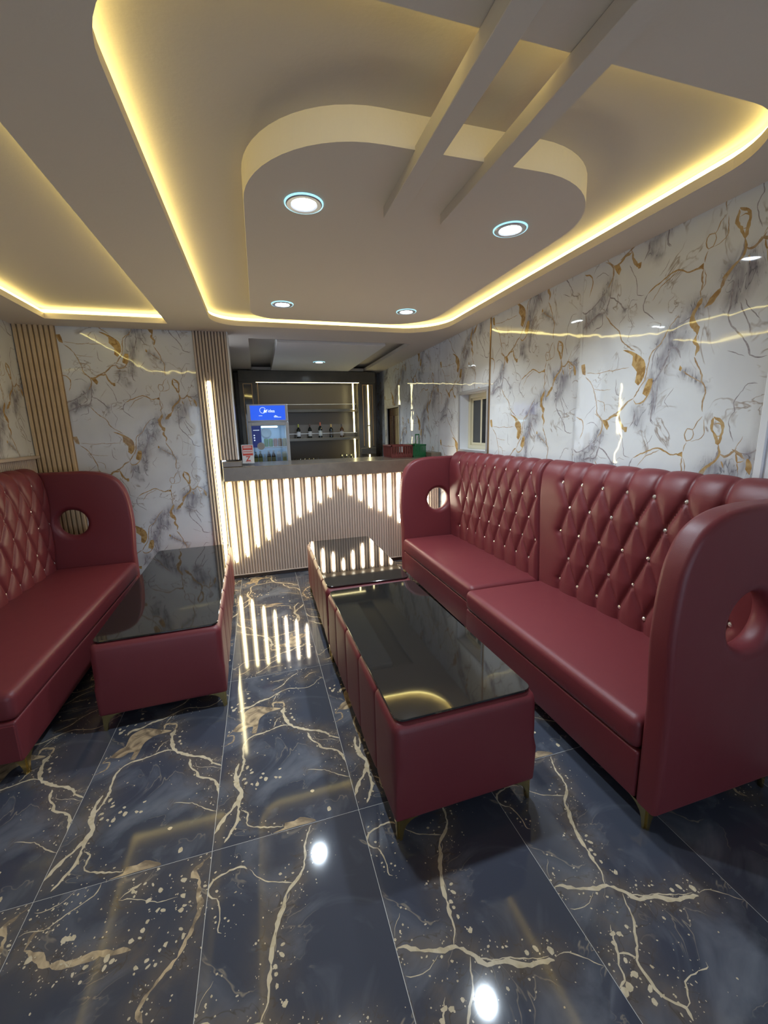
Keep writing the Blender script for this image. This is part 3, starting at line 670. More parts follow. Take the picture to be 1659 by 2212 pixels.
# far door, carved dark wood, and the white door frame beside the near sofa
def door_far():
    d = struct('door_1', (XR, 0, 0)); a, b, _, h = DOOR
    c = MB(); c.bbox(-0.014, 0.06, a - 0.03, a, 0, h + 0.03, .004).bbox(-0.014, 0.06, b, b + 0.03, 0, h + 0.03, .004).bbox(-0.014, 0.06, a, b, h, h + 0.03, .004)
    c.build('door_casing', GREYP, d)
    l = MB().box(0.03, 0.07, a, b, 0.0, h).build('door_leaf', DOORWOOD, d)
    w = (b - a); k = MB()
    for i in (0, 1):
        p0 = a + 0.07 + i * (w / 2 - 0.01); p1 = p0 + w / 2 - 0.13
        for q0, q1 in ((0.12, 0.75), (0.83, 1.10), (1.18, 1.86)):
            for r_, dd in ((0.0, 0.018), (0.035, 0.006), (0.06, 0.022)):
                k.bbox(0.03 - dd, 0.032, p0 + r_, p1 - r_, q0 + r_, q1 - r_, 0.005)
    k.build('carved_panel', DOORWOOD, d)
    MB().lathe([(0.01, 0), (0.012, .02), (0.022, .03), (0.024, .05), (0.014, .06)], (0, 0, 0), 12).build('door_knob', GOLD, d, loc=(0.02, a + 0.05, 1.0)).rotation_euler = (0, -math.pi / 2, 0)
door_far()
d2 = struct('door_2', (XR, 0, 0)); a, b, _, h = DOOR2
c = MB()
for p, q, r_, s_ in ((b, b + 0.09, 0, h + 0.09), (a - 0.09, a, 0, h + 0.09), (a, b, h, h + 0.09)):
    c.bbox(-0.022, 0.10, p, q, r_, s_, 0.006)
    if q - p < 0.2: c.bbox(-0.034, -0.02, p + 0.05, q - 0.006, r_, s_, 0.004)
c.build('door_casing', WHITETRIM, d2)
l2 = MB().box(0.05, 0.09, a, b, 0, h).build('door_leaf', WHITETRIM, d2)
k = MB()
for q0, q1 in ((0.15, 0.85), (1.0, 1.72)): k.bbox(0.042, 0.052, a + 0.12, b - 0.12, q0, q1, 0.008)
k.build('door_panel', WHITETRIM, d2)
MB().lathe([(0.01, 0), (0.012, .03), (0.026, .04), (0.026, .06), (0.01, .07)], (0, 0, 0), 12).build('door_knob', GOLD, d2, loc=(0.05, b - 0.07, 0.98)).rotation_euler = (0, -math.pi / 2, 0)

# back wall left of the bar, left wall, rear wall
wall_back = MB().box(XL - 0.1, -0.40, YB + 0.006, YB + 0.16, 0, 2.72).build('wall_back', PLAIN, kind='structure')
wall_panel(wall_back, (-1.712, YB), 'x', 1, (0.02, 1.17, 0, 2.66), -0.394, 18)
wall_left = MB().box(XL - 0.16, XL - 0.006, YF, YB + 0.16, 0, 2.72).build('wall_left', PLAIN, kind='structure')
for k in range(4):
    wall_panel(wall_left, (XL, YB - 1.17 * (k + 1)), 'y', 1, (g, 1.17 - g, 1.475, 2.66), -0.3 - 0.31 * k, 30 + k)
led = MB().bbox(XL - 0.005, XL + 0.045, YF, YB - 0.03, 1.45, 1.478, 0.004); led.build('ledge', TAUPE, wall_left)
ws = MB(); yy = YB - 0.05
while yy > 0.3: ws.bbox(XL - 0.004, XL + 0.014, yy - 0.018, yy, 0.0, 1.45, 0.004); yy -= 0.028
ws.build('wainscot_slats', TAUPE, wall_left, kind='stuff')
MB().box(XL - 0.0055, XL - 0.002, YF, YB, 0, 1.45).build('wainscot_backing', TAUPE_G, wall_left)
wall_rear = MB().box(XL - 0.1, XL + 0.35, YF - 0.12, YF, 0, 2.72).box(XR - 0.25, XR + 0.2, YF - 0.12, YF, 0, 2.72).box(XL + 0.35, XR - 0.25, YF - 0.12, YF, 2.4, 2.72).build('wall_rear', PLAIN, kind='structure')
added_wn = struct('added_window', (0, YF, 0)); fm = MB()  # unseen shopfront glazing and its opening, added to let in fill daylight
for q in range(4): xx = XL + 0.35 + q * (XR - XL - 0.60) / 3; fm.bbox(xx - 0.03, xx + 0.03, -0.08, -0.02, 0, 2.4, 0.005)
fm.bbox(XL + 0.35, XR - 0.25, -0.08, -0.02, 2.34, 2.40, 0.005).bbox(XL + 0.35, XR - 0.25, -0.08, -0.02, 0, 0.08, 0.005)
fm.build('window_frame', CREAM, added_wn)
for q in range(3):
    xa = XL + 0.35 + q * (XR - XL - 0.60) / 3
    MB().box(xa + 0.03, xa + (XR - XL - 0.60) / 3 - 0.03, -0.052, -0.046, 0.08, 2.34).build('pane', FGLASS, added_wn)
walls_n = MB().box(-0.40, -0.30, 5.40, YN, 0, 2.72).build('wall_alcove_left', CAB, kind='structure')
MB().box(-0.40, XR + 0.2, YN, YN + 0.12, 0, 2.72).build('wall_alcove_back', DARKMARB, kind='structure')

# slatted corner column and pilaster
def slats(name, x0, x1, n, zb, bar_x=None, mats=(WOOD, WOODGAP), label=None):
    o = struct(name, (0, YB, 0))
    if label: o['label'] = label
    p = (x1 - x0) / n
    MB().box(x0, x1, -0.008, -0.001, zb, 2.66).build('backing_board', mats[1], o)
    me = MB().bbox(-p * 0.36, p * 0.36, -0.030, -0.008, zb, 2.66, 0.005).mesh('slat'); me.materials.append(mats[0])
    for k in range(n): add_obj('slat', me, o, (), (x0 + p * (k + 0.5), 0, 0))
    return o
slats('trim_1', XL + 0.001, -1.688, 8, 0.0, label='wood slatted corner column left of the marble wall')
t2 = slats('trim_2', -0.545, -0.40, 5, 0.0, mats=(TAUPE, TAUPE_G), label='taupe slatted pilaster with a tall light tube beside the bar')
MB().box(-0.40, -0.222, -0.008, 0.12, 1.36, 2.66).build('backing_board', TAUPE_G, t2)
me = MB().bbox(-0.0105, 0.0105, -0.030, -0.008, 1.36, 2.66, 0.005).mesh('slat'); me.materials.append(TAUPE)
for k in range(6): add_obj('slat', me, t2, (), (-0.385 + k * 0.0295, 0, 0))
MB().bbox(-0.226, -0.214, -0.034, 0.12, 1.36, 2.66, 0.002).build('edge_strip', WHITETRIM, t2)
def led_bar(name, parent, x, y, zb, zt, m, w=0.022):
    s = MB(); h = w / 2
    s.prism([(x - h, zb + 0.045), (x - h * .3, zb), (x + h * .3, zb), (x + h, zb + 0.045), (x + h, zt - 0.012), (x + h * .5, zt), (x - h * .5, zt), (x - h, zt - 0.012)], y - 0.008, y, 1)
    return s.build(name, m, parent)
led_bar('led_tube', t2, -0.4365, -0.031, 0.26, 2.155, TUBE_Y, 0.030)
MB().bbox(-0.445, -0.428, -0.037, -0.031, 2.155, 2.24, 0.003).build('tube_cap', TAUPE, t2)

# ------------------------------------------------------------------ ceiling: soffit, two lit trays, island, beams
TRAY = rounded_rect(-0.33, 1.925, 1.144, 4.40, (0.35, 0.32, 0.42, 0.27), 12)
TRAY_L = rounded_rect(-1.655, -0.711, 1.144, 4.425, 0.0)
NICHE = rounded_rect(-0.02, 1.83, 4.93, 7.28, 0.0)
ceiling = struct('ceiling', (0, 0, 0))
outer = [(XL - 0.1, YF - 0.1), (XR + 0.15, YF - 0.1), (XR + 0.15, YN + 0.1), (XL - 0.1, YN + 0.1)]
LIP = 2.675; TOP = 2.725
v, f = slab([outer], [TRAY, TRAY_L, NICHE], ZC, LIP)
add_obj('soffit', weld(pyd('soffit', v, f)), ceiling, [PAINT])
MB().box(XL - 0.1, XR + 0.2, YF - 0.1, YN + 0.1, TOP, TOP + 0.06).build('ceiling_deck', PAINT, ceiling)
for nm, L in (('a', TRAY), ('b', TRAY_L)):
    o1 = offset_loop(L, -0.050); o2 = offset_loop(L, -0.030)
    v, f = ribbon(o1, LIP, TOP); add_obj('cove_wall', pyd('cove_wall', v, f), ceiling, [PAINT])
    s = MB(); n = len(o2)
    inn = offset_loop(L, -0.025)
    v = [(a, b, 2.689) for a, b in o2] + [(a, b, 2.706) for a, b in o2] + [(a, b, 2.706) for a, b in inn] + [(a, b, 2.689) for a, b in inn]
    f = []
    for q in range(4):
        for i in range(n): f.append((q * n + i, q * n + (i + 1) % n, ((q + 1) % 4) * n + (i + 1) % n, ((q + 1) % 4) * n + i))
    add_obj('led_strip', weld(pyd('led_strip', v, f)), ceiling, [STRIP], label='yellow cove light strip')
ISL = rounded_rect(0.02, 1.63, 1.60, 4.02, (0.48, 0.48, 0.40, 0.22), 14)
v, f = slab([ISL], [], 2.615, TOP)
add_obj('island_panel', weld(pyd('island_panel', v, f)), ceiling, [PAINT])
for xa, xb in ((0.620, 0.697), (0.897, 0.978)):
    MB().bbox(xa, xb, 0.1, 2.0, 2.570, 2.629, 0.002).build('ceiling_beam', PAINT, ceiling)
MB().bbox(0.28, 1.54, 5.0, 7.24, 2.612, TOP, 0.004).build('alcove_panel', PAINT2, ceiling)

DL = thing('ceiling_downlight', 'bright round downlight on the ceiling island, nearest on its left side', 'lamp', (0.272, 2.05, 2.613), group='round recessed ceiling downlights')
MB().lathe([(0.052, 0.004), (0.052, -0.002), (0.058, -0.007), (0.074, -0.007), (0.080, -0.003), (0.080, 0.004)], n=32, cap=False).build('lamp_rim', RIM, DL, smooth=False)
MB().lathe([(0.078, -0.0035), (0.083, -0.0045), (0.085, -0.002), (0.085, 0.003), (0.079, 0.003), (0.078, -0.0035)], n=32, cap=False).build('glass_ring', GLOWRIM, DL)
MB().lathe([(0.050, 0.003), (0.050, 0.0), (0.001, 0.0)], n=32).build('lamp_lens', LENS, DL)
al = bpy.data.lights.new('downlight_bulb', 'AREA'); al.shape = 'DISK'; al.size = 0.10; al.energy = DOWN_POWER; al.color = (0.75, 0.88, 1.0); al.spread = math.radians(135)
def lamp(parent):
    l = bpy.data.objects.new('downlight_bulb', al); COL.objects.link(l); l.parent = parent; l.location = (0, 0, -0.009)
lamp(DL)
for lb, loc in (('bright round downlight on the ceiling island, nearest on its right side', (1.305, 2.05, 2.613)),
                ('round downlight on the ceiling island near the bar, left one of the far pair', (0.262, 3.56, 2.613)),
                ('round downlight on the ceiling island near the bar, right one of the far pair', (1.29, 3.57, 2.613)),
                ('small round downlight over the alcove behind the bar', (0.925, 6.28, 2.610))):
    c = DL.copy(); COL.objects.link(c); c.location = loc; c['label'] = lb
    for ch in [q for q in DL.children if q.type == 'MESH']:
        d = ch.copy(); COL.objects.link(d); d.parent = c
    lamp(c)

# ------------------------------------------------------------------ bar counter
bar = thing('bar_counter', 'long bar counter with fluted taupe front and glowing vertical light tubes', 'bar counter', (0, 4.80, 0))
fl = MB(); x = -0.395; p = 0.03045
prof = [(math.cos(a), math.sin(a)) for a in np.linspace(math.pi, 2 * math.pi, 7)]
while x < 2.13:
    fl.prism([(x + p / 2 + c_ * p * 0.44, s_ * 0.014) for c_, s_ in prof], 0.055, 1.14, 2); x += p
fl.build('fluted_front', TAUPE, bar, kind='stuff')
MB().box(-0.398, 2.14, 0.0, 0.03, 0.05, 1.14).build('front_board', TAUPE_G, bar)
MB().box(-0.398, 2.14, 0.03, 0.06, 0.0, 0.05).build('plinth', DARKMARB, bar)
MB().bbox(-0.398, 2.14, -0.018, 0.0, 0.046, 0.056, 0.002).build('base_strip', TAUPE, bar)
MB().bbox(-0.385, 2.15, -0.155, 0.55, 1.135, 1.285, 0.006).build('countertop', DARKMARB, bar)
MB().bbox(-0.385, -0.19, -0.15, 0.02, 1.286, 1.345, 0.006).build('end_block', DARKMARB, bar)
MB().bbox(2.02, 2.15, -0.05, 0.60, 1.286, 1.345, 0.006).build('end_block', DARKMARB, bar)
BZ = [.202, .258, .359, .429, .525, .59, .665, .718, .818, .875, .968, .88, .806, .711, .661, .591, .493, .42, .34, .26]
for k, zb in enumerate(BZ):
    led_bar('led_tube', bar, -0.343 + 0.1215 * k, -0.0145, zb, 1.112, TUBE_Y if k < 4 else TUBE, 0.032)

# things on the counter
sg = thing('sign_stand', 'small clear stand with a red and white card on the bar', 'sign', (-0.125, 4.88, 1.2855))
MB().bbox(-0.066, 0.066, -0.035, 0.035, 0, 0.006, 0.002).bbox(-0.066, 0.066, -0.004, 0.004, 0.006, 0.228, 0.002).build('stand', FGLASS, sg)
MB().box(-0.062, 0.062, -0.0065, -0.0045, 0.02, 0.222).build('card', CARD, sg)
MB().box(-0.054, 0.054, -0.0080, -0.0068, 0.105, 0.214).build('red_print', RED, sg)
MB().bbox(-0.048, 0.050, -0.0092, -0.0080, 0.128, 0.165, 0.0005).build('name_plate', CARD, sg)
for z_, w_ in ((0.202, 0.042), (0.189, 0.044)): MB().box(-w_, w_, -0.0086, -0.0080, z_ - 0.003, z_ + 0.003).build('small_print', CARD, sg)
k = MB()
for q in range(9): k.box(-0.043 + q * 0.010, -0.037 + q * 0.010, -0.0098, -0.0092, 0.137, 0.157)
k.build('small_print', RED, sg)
text('letter', 'Z', 0.075, (0.0, -0.0082, 0.068), (math.pi / 2, 0, 0), RED, sg, bold=0.002)
MB().box(-0.03, 0.03, -0.0075, -0.0066, 0.034, 0.038).build('small_print', RED, sg)

def crate(name, label, m, loc, w, d, h, handle):
    o = thing(name, label, 'crate', loc)
    b = MB(); n = 9; b.box(-w / 2, w / 2, -d / 2, d / 2, 0, 0.012)
    for k in range(n + 1):
        q = -w / 2 + w * k / n
        for yy in (-d / 2, d / 2): b.bbox(q - 0.006, q + 0.006, yy - 0.006, yy + 0.006, 0.012, h - 0.014, 0.002)
    for k in range(1, 8):
        q = -d / 2 + d * k / 8
        for xx in (-w / 2, w / 2): b.bbox(xx - 0.006, xx + 0.006, q - 0.006, q + 0.006, 0.012, h - 0.014, 0.002)
    for yy in (-d / 2, d / 2): b.box(-w / 2, w / 2, yy - 0.0015, yy + 0.0015, 0.012, h * 0.3)
    b.build('slatted_side', m, o)
    r = MB()
    for yy in (-d / 2, d / 2): r.bbox(-w / 2 - .01, w / 2 + .01, yy - .01, yy + .01, h - .018, h, .003)
    for xx in (-w / 2, w / 2): r.bbox(xx - .01, xx + .01, -d / 2 - .01, d / 2 + .01, h - .018, h, .003)
    r.build('rim', m, o)
    if handle:
        hh = MB(); x0, x1 = -0.055, -0.015
        hh.bbox(x0 - .009, x0 + .002, -d / 2 - .016, -d / 2 - .008, h * 0.6, h + 0.125, .002).bbox(x1 - .002, x1 + .009, -d / 2 - .016, -d / 2 - .008, h * 0.6, h + 0.125, .002).bbox(x0 - .009, x1 + .009, -d / 2 - .016, -d / 2 - .008, h + 0.115, h + 0.130, .002)
        hh.build('handle', m, o)
    return o
crate('plastic_crate', 'dark red slatted plastic crate on the bar by the far door', REDPL, (1.70, 5.10, 1.286), 0.27, 0.34, 0.155, False)
crate('plastic_crate', 'green slatted plastic crate with a raised handle on the bar', GREENPL, (1.935, 5.10, 1.286), 0.155, 0.34, 0.155, True)

# ------------------------------------------------------------------ back cabinet
cab = thing('display_cabinet', 'tall dark display cabinet with light strips and shelves behind the bar', 'cabinet', (0, 7.2, 0))
bk = MB()
bk.bbox(-0.235, 2.01, -0.02, 0.40, 2.43, 2.61, .006)                       # cornice
bk.box(-0.235, 0.03, 0.0, 0.40, 0, 2.43).box(1.70, 2.00, 0.0, 0.40, 0, 2.43)   # piers
bk.box(0.03, 1.70, 0.38, 0.40, 0, 2.43)
bk.build('carcass', CAB, cab)
MB().box(0.03, 1.70, 0.372, 0.379, 0.9, 2.43).build('back_panel', CABIN, cab)
MB().bbox(0.03, 1.70, -0.02, 0.37, 0, 1.10, .006).build('base_cupboard', CAB, cab)
pf = MB(); a, b, c0, c1 = -0.175, -0.03, 1.35, 2.41
pf.bbox(a, a + .012, -.012, .0, c0, c1, .002).bbox(b - .012, b, -.012, .0, c0, c1, .002).bbox(a + .012, b - .012, -.012, 0, c1 - .012, c1, .002).bbox(a + .012, b - .012, -.012, 0, c0, c0 + .012, .002)
pf.build('inset_frame', GOLDTRIM, cab)
MB().box(a + .012, b - .012, -0.004, -0.001, c0 + .012, c1 - .012).build('inset_glass', BLACKGLASS, cab)
MB().bbox(0.045, 0.057, -0.014, 0.0, 2.085, 2.42, .002).build('upper_frame', GOLDTRIM, cab)
MB().bbox(0.032, 1.72, -0.012, 0.014, 2.425, 2.447, .003).build('led_strip', CABLED, cab)
for z0_, z1_ in ((1.985, 2.42), (1.60, 1.95), (1.11, 1.49)):
    MB().bbox(1.612, 1.634, 0.03, 0.05, z0_, z1_, .003).build('led_strip', CABLED, cab)
for z_ in (1.955, 1.475):
    MB().bbox(0.034, 1.70, 0.06, 0.372, z_, z_ + 0.05, .004).build('shelf', CAB, cab)
    MB().bbox(0.05, 1.66, 0.0, 0.010, z_ + 0.118, z_ + 0.128, .002).build('shelf_rail', RIM, cab)
MB().bbox(1.775, 1.785, -.012, 0, 1.36, 2.40, .002).bbox(1.95, 1.96, -.012, 0, 1.36, 2.40, .002).bbox(1.785, 1.95, -.012, 0, 2.39, 2.40, .002).build('pier_frame', GOLDTRIM, cab)
for z0_, z1_ in ((1.72, 2.40), (1.335, 1.70), (1.06, 1.21)):
    MB().bbox(1.868, 1.886, -0.012, 0.0, z0_, z1_, .003).build('led_strip', CABLED, cab)
MB().bbox(1.72, 1.99, -0.03, 0.0, 1.215, 1.325, .006).build('pier_block', CAB, cab)

def bottle(loc, label, glass, cap, lab, h=0.235):
    o = thing('wine_bottle', label, 'bottle', loc, group='bottles on the lit shelf')
    MB().lathe([(0.030, 0), (0.034, 0.005), (0.034, h * 0.58), (0.028, h * 0.66), (0.013, h * 0.74), (0.0125, h * 0.80)], n=16).build('glass_body', glass, o, smooth=False)
    MB().lathe([(0.0138, h * 0.78), (0.0142, h * 0.97), (0.012, h)], n=14).build('capsule', cap, o)
    MB().lathe([(0.0345, h * 0.12), (0.0345, h * 0.12 + 0.001), (0.0346, h * 0.46), (0.034, h * 0.461)], n=16).build('paper_label', lab, o)
DKG = mat('dark_bottle_glass', (0.01, 0.012, 0.01), 0.08); AMB = mat('amber_glass', (0.07, 0.03, 0.012), 0.08)
for x, cap, lab, lb, h, g_ in ((0.67, (0.35, 0.36, 0.06), (0.5, 0.5, 0.52), 'dark bottle with lime green cap, first on the shelf beside the fridge', .235, DKG),
                               (0.865, (0.10, 0.06, 0.05), (0.42, 0.40, 0.38), 'dark bottle with a brown cap between the green and red capped ones', .240, DKG),
                               (1.045, (0.42, 0.10, 0.05), (0.40, 0.41, 0.38), 'tallest dark bottle with a red cap on the shelf', .262, DKG),
                               (1.235, (0.5, 0.33, 0.12), (0.06, 0.05, 0.04), 'dark bottle with gold cap and black label beside the red capped one', .225, DKG),
                               (1.425, (0.06, 0.05, 0.05), (0.3, 0.28, 0.27), 'dark bottle nearest the glowing vertical strip', .225, AMB)):
    bottle((x, 7.37, 1.5255), lb, g_, flat('capsule', cap, 0.35), flat('label_paper', lab), h)
def cup(loc, label, s=1.0):
    o = MB().lathe([(0.018 * s, 0), (0.020 * s, 0.004), (0.005 * s, 0.008), (0.004 * s, 0.03 * s), (0.024 * s, 0.045 * s), (0.030 * s, 0.075 * s), (0.027 * s, 0.095 * s), (0.024 * s, 0.095 * s), (0.026 * s, 0.075 * s), (0.020 * s, 0.049 * s), (0.002, 0.036 * s)], n=16).build('stemmed_glass', CHROMEG, loc=loc)
    o['label'] = label; o['category'] = 'glass'; o['group'] = 'glasses on the back counter'
CHROMEG = DGLASS
ORD = ('first', 'second', 'third', 'fourth', 'fifth', 'sixth')
for k in range(6): cup((0.59 + k * 0.075, 7.28, 1.101), ORD[k] + ' small stemmed glass from the fridge in the long row on the back counter', 0.85)
for k in range(3): cup((1.39 + k * 0.082, 7.26, 1.101), ('larger stemmed glass on the back counter, first of three before the glowing strip', 'larger stemmed glass on the back counter, middle one of three', 'larger stemmed glass on the back counter, touching the glow of the vertical strip')[k], 1.3)

# ------------------------------------------------------------------ fridge
FY = 5.95
fg = thing('display_fridge', 'white glass-door drinks fridge with a lit blue header behind the bar', 'fridge', (0.145, FY, 0))
w = 0.267; D = 0.52
b = MB(); b.bbox(-w, w, 0.03, D, 0.0, 0.30, .006).bbox(-w, -w + .03, 0.03, D, 0.30, 1.76, .004).bbox(w - .03, w, 0.03, D, 0.30, 1.76, .004).bbox(-w + .03, w - .03, D - .03, D, 0.30, 1.76, .004).bbox(-w, w, 0.03, D, 1.76, 2.008, .008)
b.build('cabinet_body', WHITEP, fg)
MB().bbox(-w, w, -0.005, 0.03, 1.782, 2.008, .006).build('header_frame', WHITEP, fg)
hd = MB().box(-w + .045, w - .035, -0.008, -0.004, 1.80, 1.99).build('header_panel', BLUEHEAD, fg)
text('lettering', 'idea', 0.056, (0.050, -0.0095, 1.918), (math.pi / 2, 0, 0), LETTER, fg, bold=0.0006)
text('lettering', 'M', 0.058, (-0.034, -0.0095, 1.916), (math.pi / 2, 0, 0), LETTER, fg, bold=0.0008, shear=0.35)
rg = MB(); rg.tube([(-0.060 + 0.038 * math.cos(a), -0.0095, 1.928 + 0.038 * math.sin(a)) for a in np.linspace(0.35, 2 * math.pi - 0.75, 26)], 0.0028, 6)
rg.build('logo_ring', LETTER, fg)
k = MB(); k.box(-0.115, -0.07, -0.0092, -0.0080, 1.855, 1.860); k.build('small_print', LETTER, fg)
k = MB(); k.prism([(0.075, 1.846), (0.100, 1.862), (0.112, 1.856), (0.135, 1.846)], -0.0092, -0.008, 1); k.box(0.082, 0.175, -0.0092, -0.008, 1.834, 1.840); k.build('emblem', LETTER, fg)
dr = MB(); dz0, dz1 = 0.32, 1.772
dr.bbox(-w, -w + .042, -.012, .025, dz0, dz1, .005).bbox(w - .042, w, -.012, .025, dz0, dz1, .005).bbox(-w + .042, w - .042, -.012, .025, dz1 - .045, dz1, .005).bbox(-w + .042, w - .042, -.012, .025, dz0, dz0 + .06, .005)
dro = dr.build('door', WHITEP, fg)
MB().box(-w + .042, w - .042, 0.002, 0.008, dz0 + .06, dz1 - .045).build('pane', FGLASS, dro)
bs = MB().box(-w + .043, -0.105, -0.002, 0.0015, 1.44, dz1 - .046).build('blue_strip', BLUESTRIP, dro)
for z_ in (1.60, 1.568, 1.536):
    n = 12; c_ = [(-0.195 + 0.009 * math.cos(2 * math.pi * q / n), z_ + 0.009 * math.sin(2 * math.pi * q / n)) for q in range(n)]
    MB().prism(c_, -0.0035, -0.002, 1).build('print_dot', LETTER, dro)
MB().box(-0.205, -0.125, -0.0032, -0.002, 1.665, 1.671).build('small_print', LETTER, dro)
n = 24; stk = MB().prism([(-0.118 + 0.050 * math.cos(2 * math.pi * q / n), 1.455 + 0.050 * math.sin(2 * math.pi * q / n)) for q in range(n)], -0.005, -0.0025, 1).build('round_sticker', CARD, dro)
MB().bbox(-0.10, 0.12, 0.04, 0.07, 1.700, 1.722, .006).build('inner_lamp', COOLLED, fg)
MB().box(-w + .031, w - .031, D - .036, D - .031, 0.31, 1.755).build('inner_back', mat('pale_blue_liner', (0.45, 0.58, 0.75), 0.4), fg)
fl_ = bpy.data.lights.new('fridge_bulb', 'AREA'); fl_.energy = 0.7; fl_.size = 0.3; fl_.color = (0.75, 0.92, 1.0)
fo = bpy.data.objects.new('fridge_bulb', fl_); COL.objects.link(fo); fo.parent = fg; fo.location = (0, 0.2, 1.73)
for z_ in (1.425, 1.17, 0.85, 0.55):
    s = MB(); s.bbox(-w + .035, w - .035, 0.05, 0.064, z_, z_ + .016, .002)
    for q in range(9): s.box(-w + .04 + q * .056, -w + .046 + q * .056, 0.06, 0.44, z_ + .004, z_ + .010)
    s.build('wire_shelf', WHITEP, fg)
fan = MB().lathe([(0.075, 0), (0.075, 0.012), (0.06, 0.016), (0.02, 0.010)], n=24).build('fan_grille', mat('fan_grey', (0.32, 0.37, 0.42), 0.4), fg, loc=(-0.03, D - .036, 1.63)); fan.rotation_euler = (math.pi / 2, 0, 0)
def can(loc, c1, label, group):
    o = thing('drink_can', label, 'can', loc, group=group)
    MB().lathe([(0.024, 0), (0.029, 0.006), (0.029, 0.098), (0.024, 0.108)], n=14).build('body', flat('can_print', c1, 0.3), o)
    MB().lathe([(0.0245, 0.107), (0.0255, 0.112), (0.022, 0.112)], n=14).build('lid', RIM, o)
GX = 0.145
for q, (c1, lb) in enumerate((((0.10, 0.34, 0.06), 'green drink can on the upper fridge shelf, beside the empty space'),
                              ((0.16, 0.40, 0.08), 'green drink can, second in the upper fridge row'),
                              ((0.50, 0.22, 0.17), 'reddish drink can, third in the upper fridge row'),
                              ((0.46, 0.25, 0.15), 'brownish red drink can, fourth in the upper fridge row'),
                              ((0.45, 0.36, 0.15), 'yellow drink can by the fridge wall on the upper shelf'))):
    can((GX - 0.045 + q * 0.062, FY + 0.12, 1.4415), c1, lb, 'cans on the upper fridge shelf')
def jbottle(loc, c1, lab, cap, label, h=0.20, r=0.028):
    o = thing('drink_bottle', label, 'bottle', loc, group='bottles on the lower fridge shelf')
    MB().lathe([(r * .9, 0), (r, .005), (r, h * .6), (r * .8, h * .72), (r * .42, h * .84), (r * .4, h * .92)], n=14).build('body', mat('drink_glass', c1, 0.12), o)
    MB().lathe([(r * .46, h * .9), (r * .46, h), (r * .4, h * 1.005)], n=12).build('cap', flat('cap', cap, 0.35), o)
    MB().lathe([(r * 1.015, h * .2), (r * 1.016, h * .2 + .001), (r * 1.016, h * .55), (r, h * .551)], n=14).build('wrap_label', flat('wrap_label', lab), o)
FZ = 1.1865
jbottle((GX - 0.195, FY + 0.12, FZ), (0.06, 0.06, 0.015), (0.30, 0.27, 0.06), (0.1, 0.1, 0.05), 'olive glass bottle behind the card stand in the fridge', .19)
jbottle((GX - 0.135, FY + 0.12, FZ), (0.06, 0.06, 0.015), (0.34, 0.30, 0.08), (0.1, 0.1, 0.05), 'olive glass bottle with yellow label under the round sticker', .20)
jbottle((GX - 0.075, FY + 0.12, FZ), (0.55, 0.55, 0.52), (0.62, 0.60, 0.58), (0.7, 0.7, 0.7), 'small white bottle beside the olive bottles in the fridge', .155, .022)
jbottle((GX - 0.020, FY + 0.12, FZ), (0.05, 0.022, 0.012), (0.36, 0.28, 0.12), (0.6, 0.6, 0.6), 'brown bottle with a silver cap beside the small white bottle', .205)
jbottle((GX + 0.042, FY + 0.12, FZ), (0.05, 0.022, 0.012), (0.30, 0.24, 0.10), (0.6, 0.6, 0.6), 'brown bottle with a silver cap beside the white carton', .205)
def carton(loc, c1, c2, label):
    o = thing('juice_carton', label, 'carton', loc, group='cartons on the lower fridge shelf'); h = 0.15; a = 0.029
    MB().box(-a, a, -a, a, 0, h).add([(-a, -a, h), (a, -a, h), (a, a, h), (-a, a, h), (-a, 0, h + .028), (a, 0, h + .028)], [(0, 1, 5, 4), (2, 3, 4, 5), (1, 2, 5), (3, 0, 4)]).build('body', flat('carton_print', c1), o)
    MB().box(-a * .8, a * .8, -a - .001, -a, h * .25, h * .7).build('front_print', flat('carton_picture', c2), o)
    MB().lathe([(.010, 0), (.010, .016), (.008, .017)], (0, 0, h + .022), 12).build('cap', CARD, o)
carton((GX + 0.115, FY + 0.12, FZ), (0.55, 0.55, 0.60), (0.33, 0.34, 0.42), 'white drink carton on the lower fridge shelf')
carton((GX + 0.190, FY + 0.12, FZ), (0.52, 0.48, 0.32), (0.40, 0.30, 0.08), 'cream and yellow drink carton at the end of the lower fridge shelf')

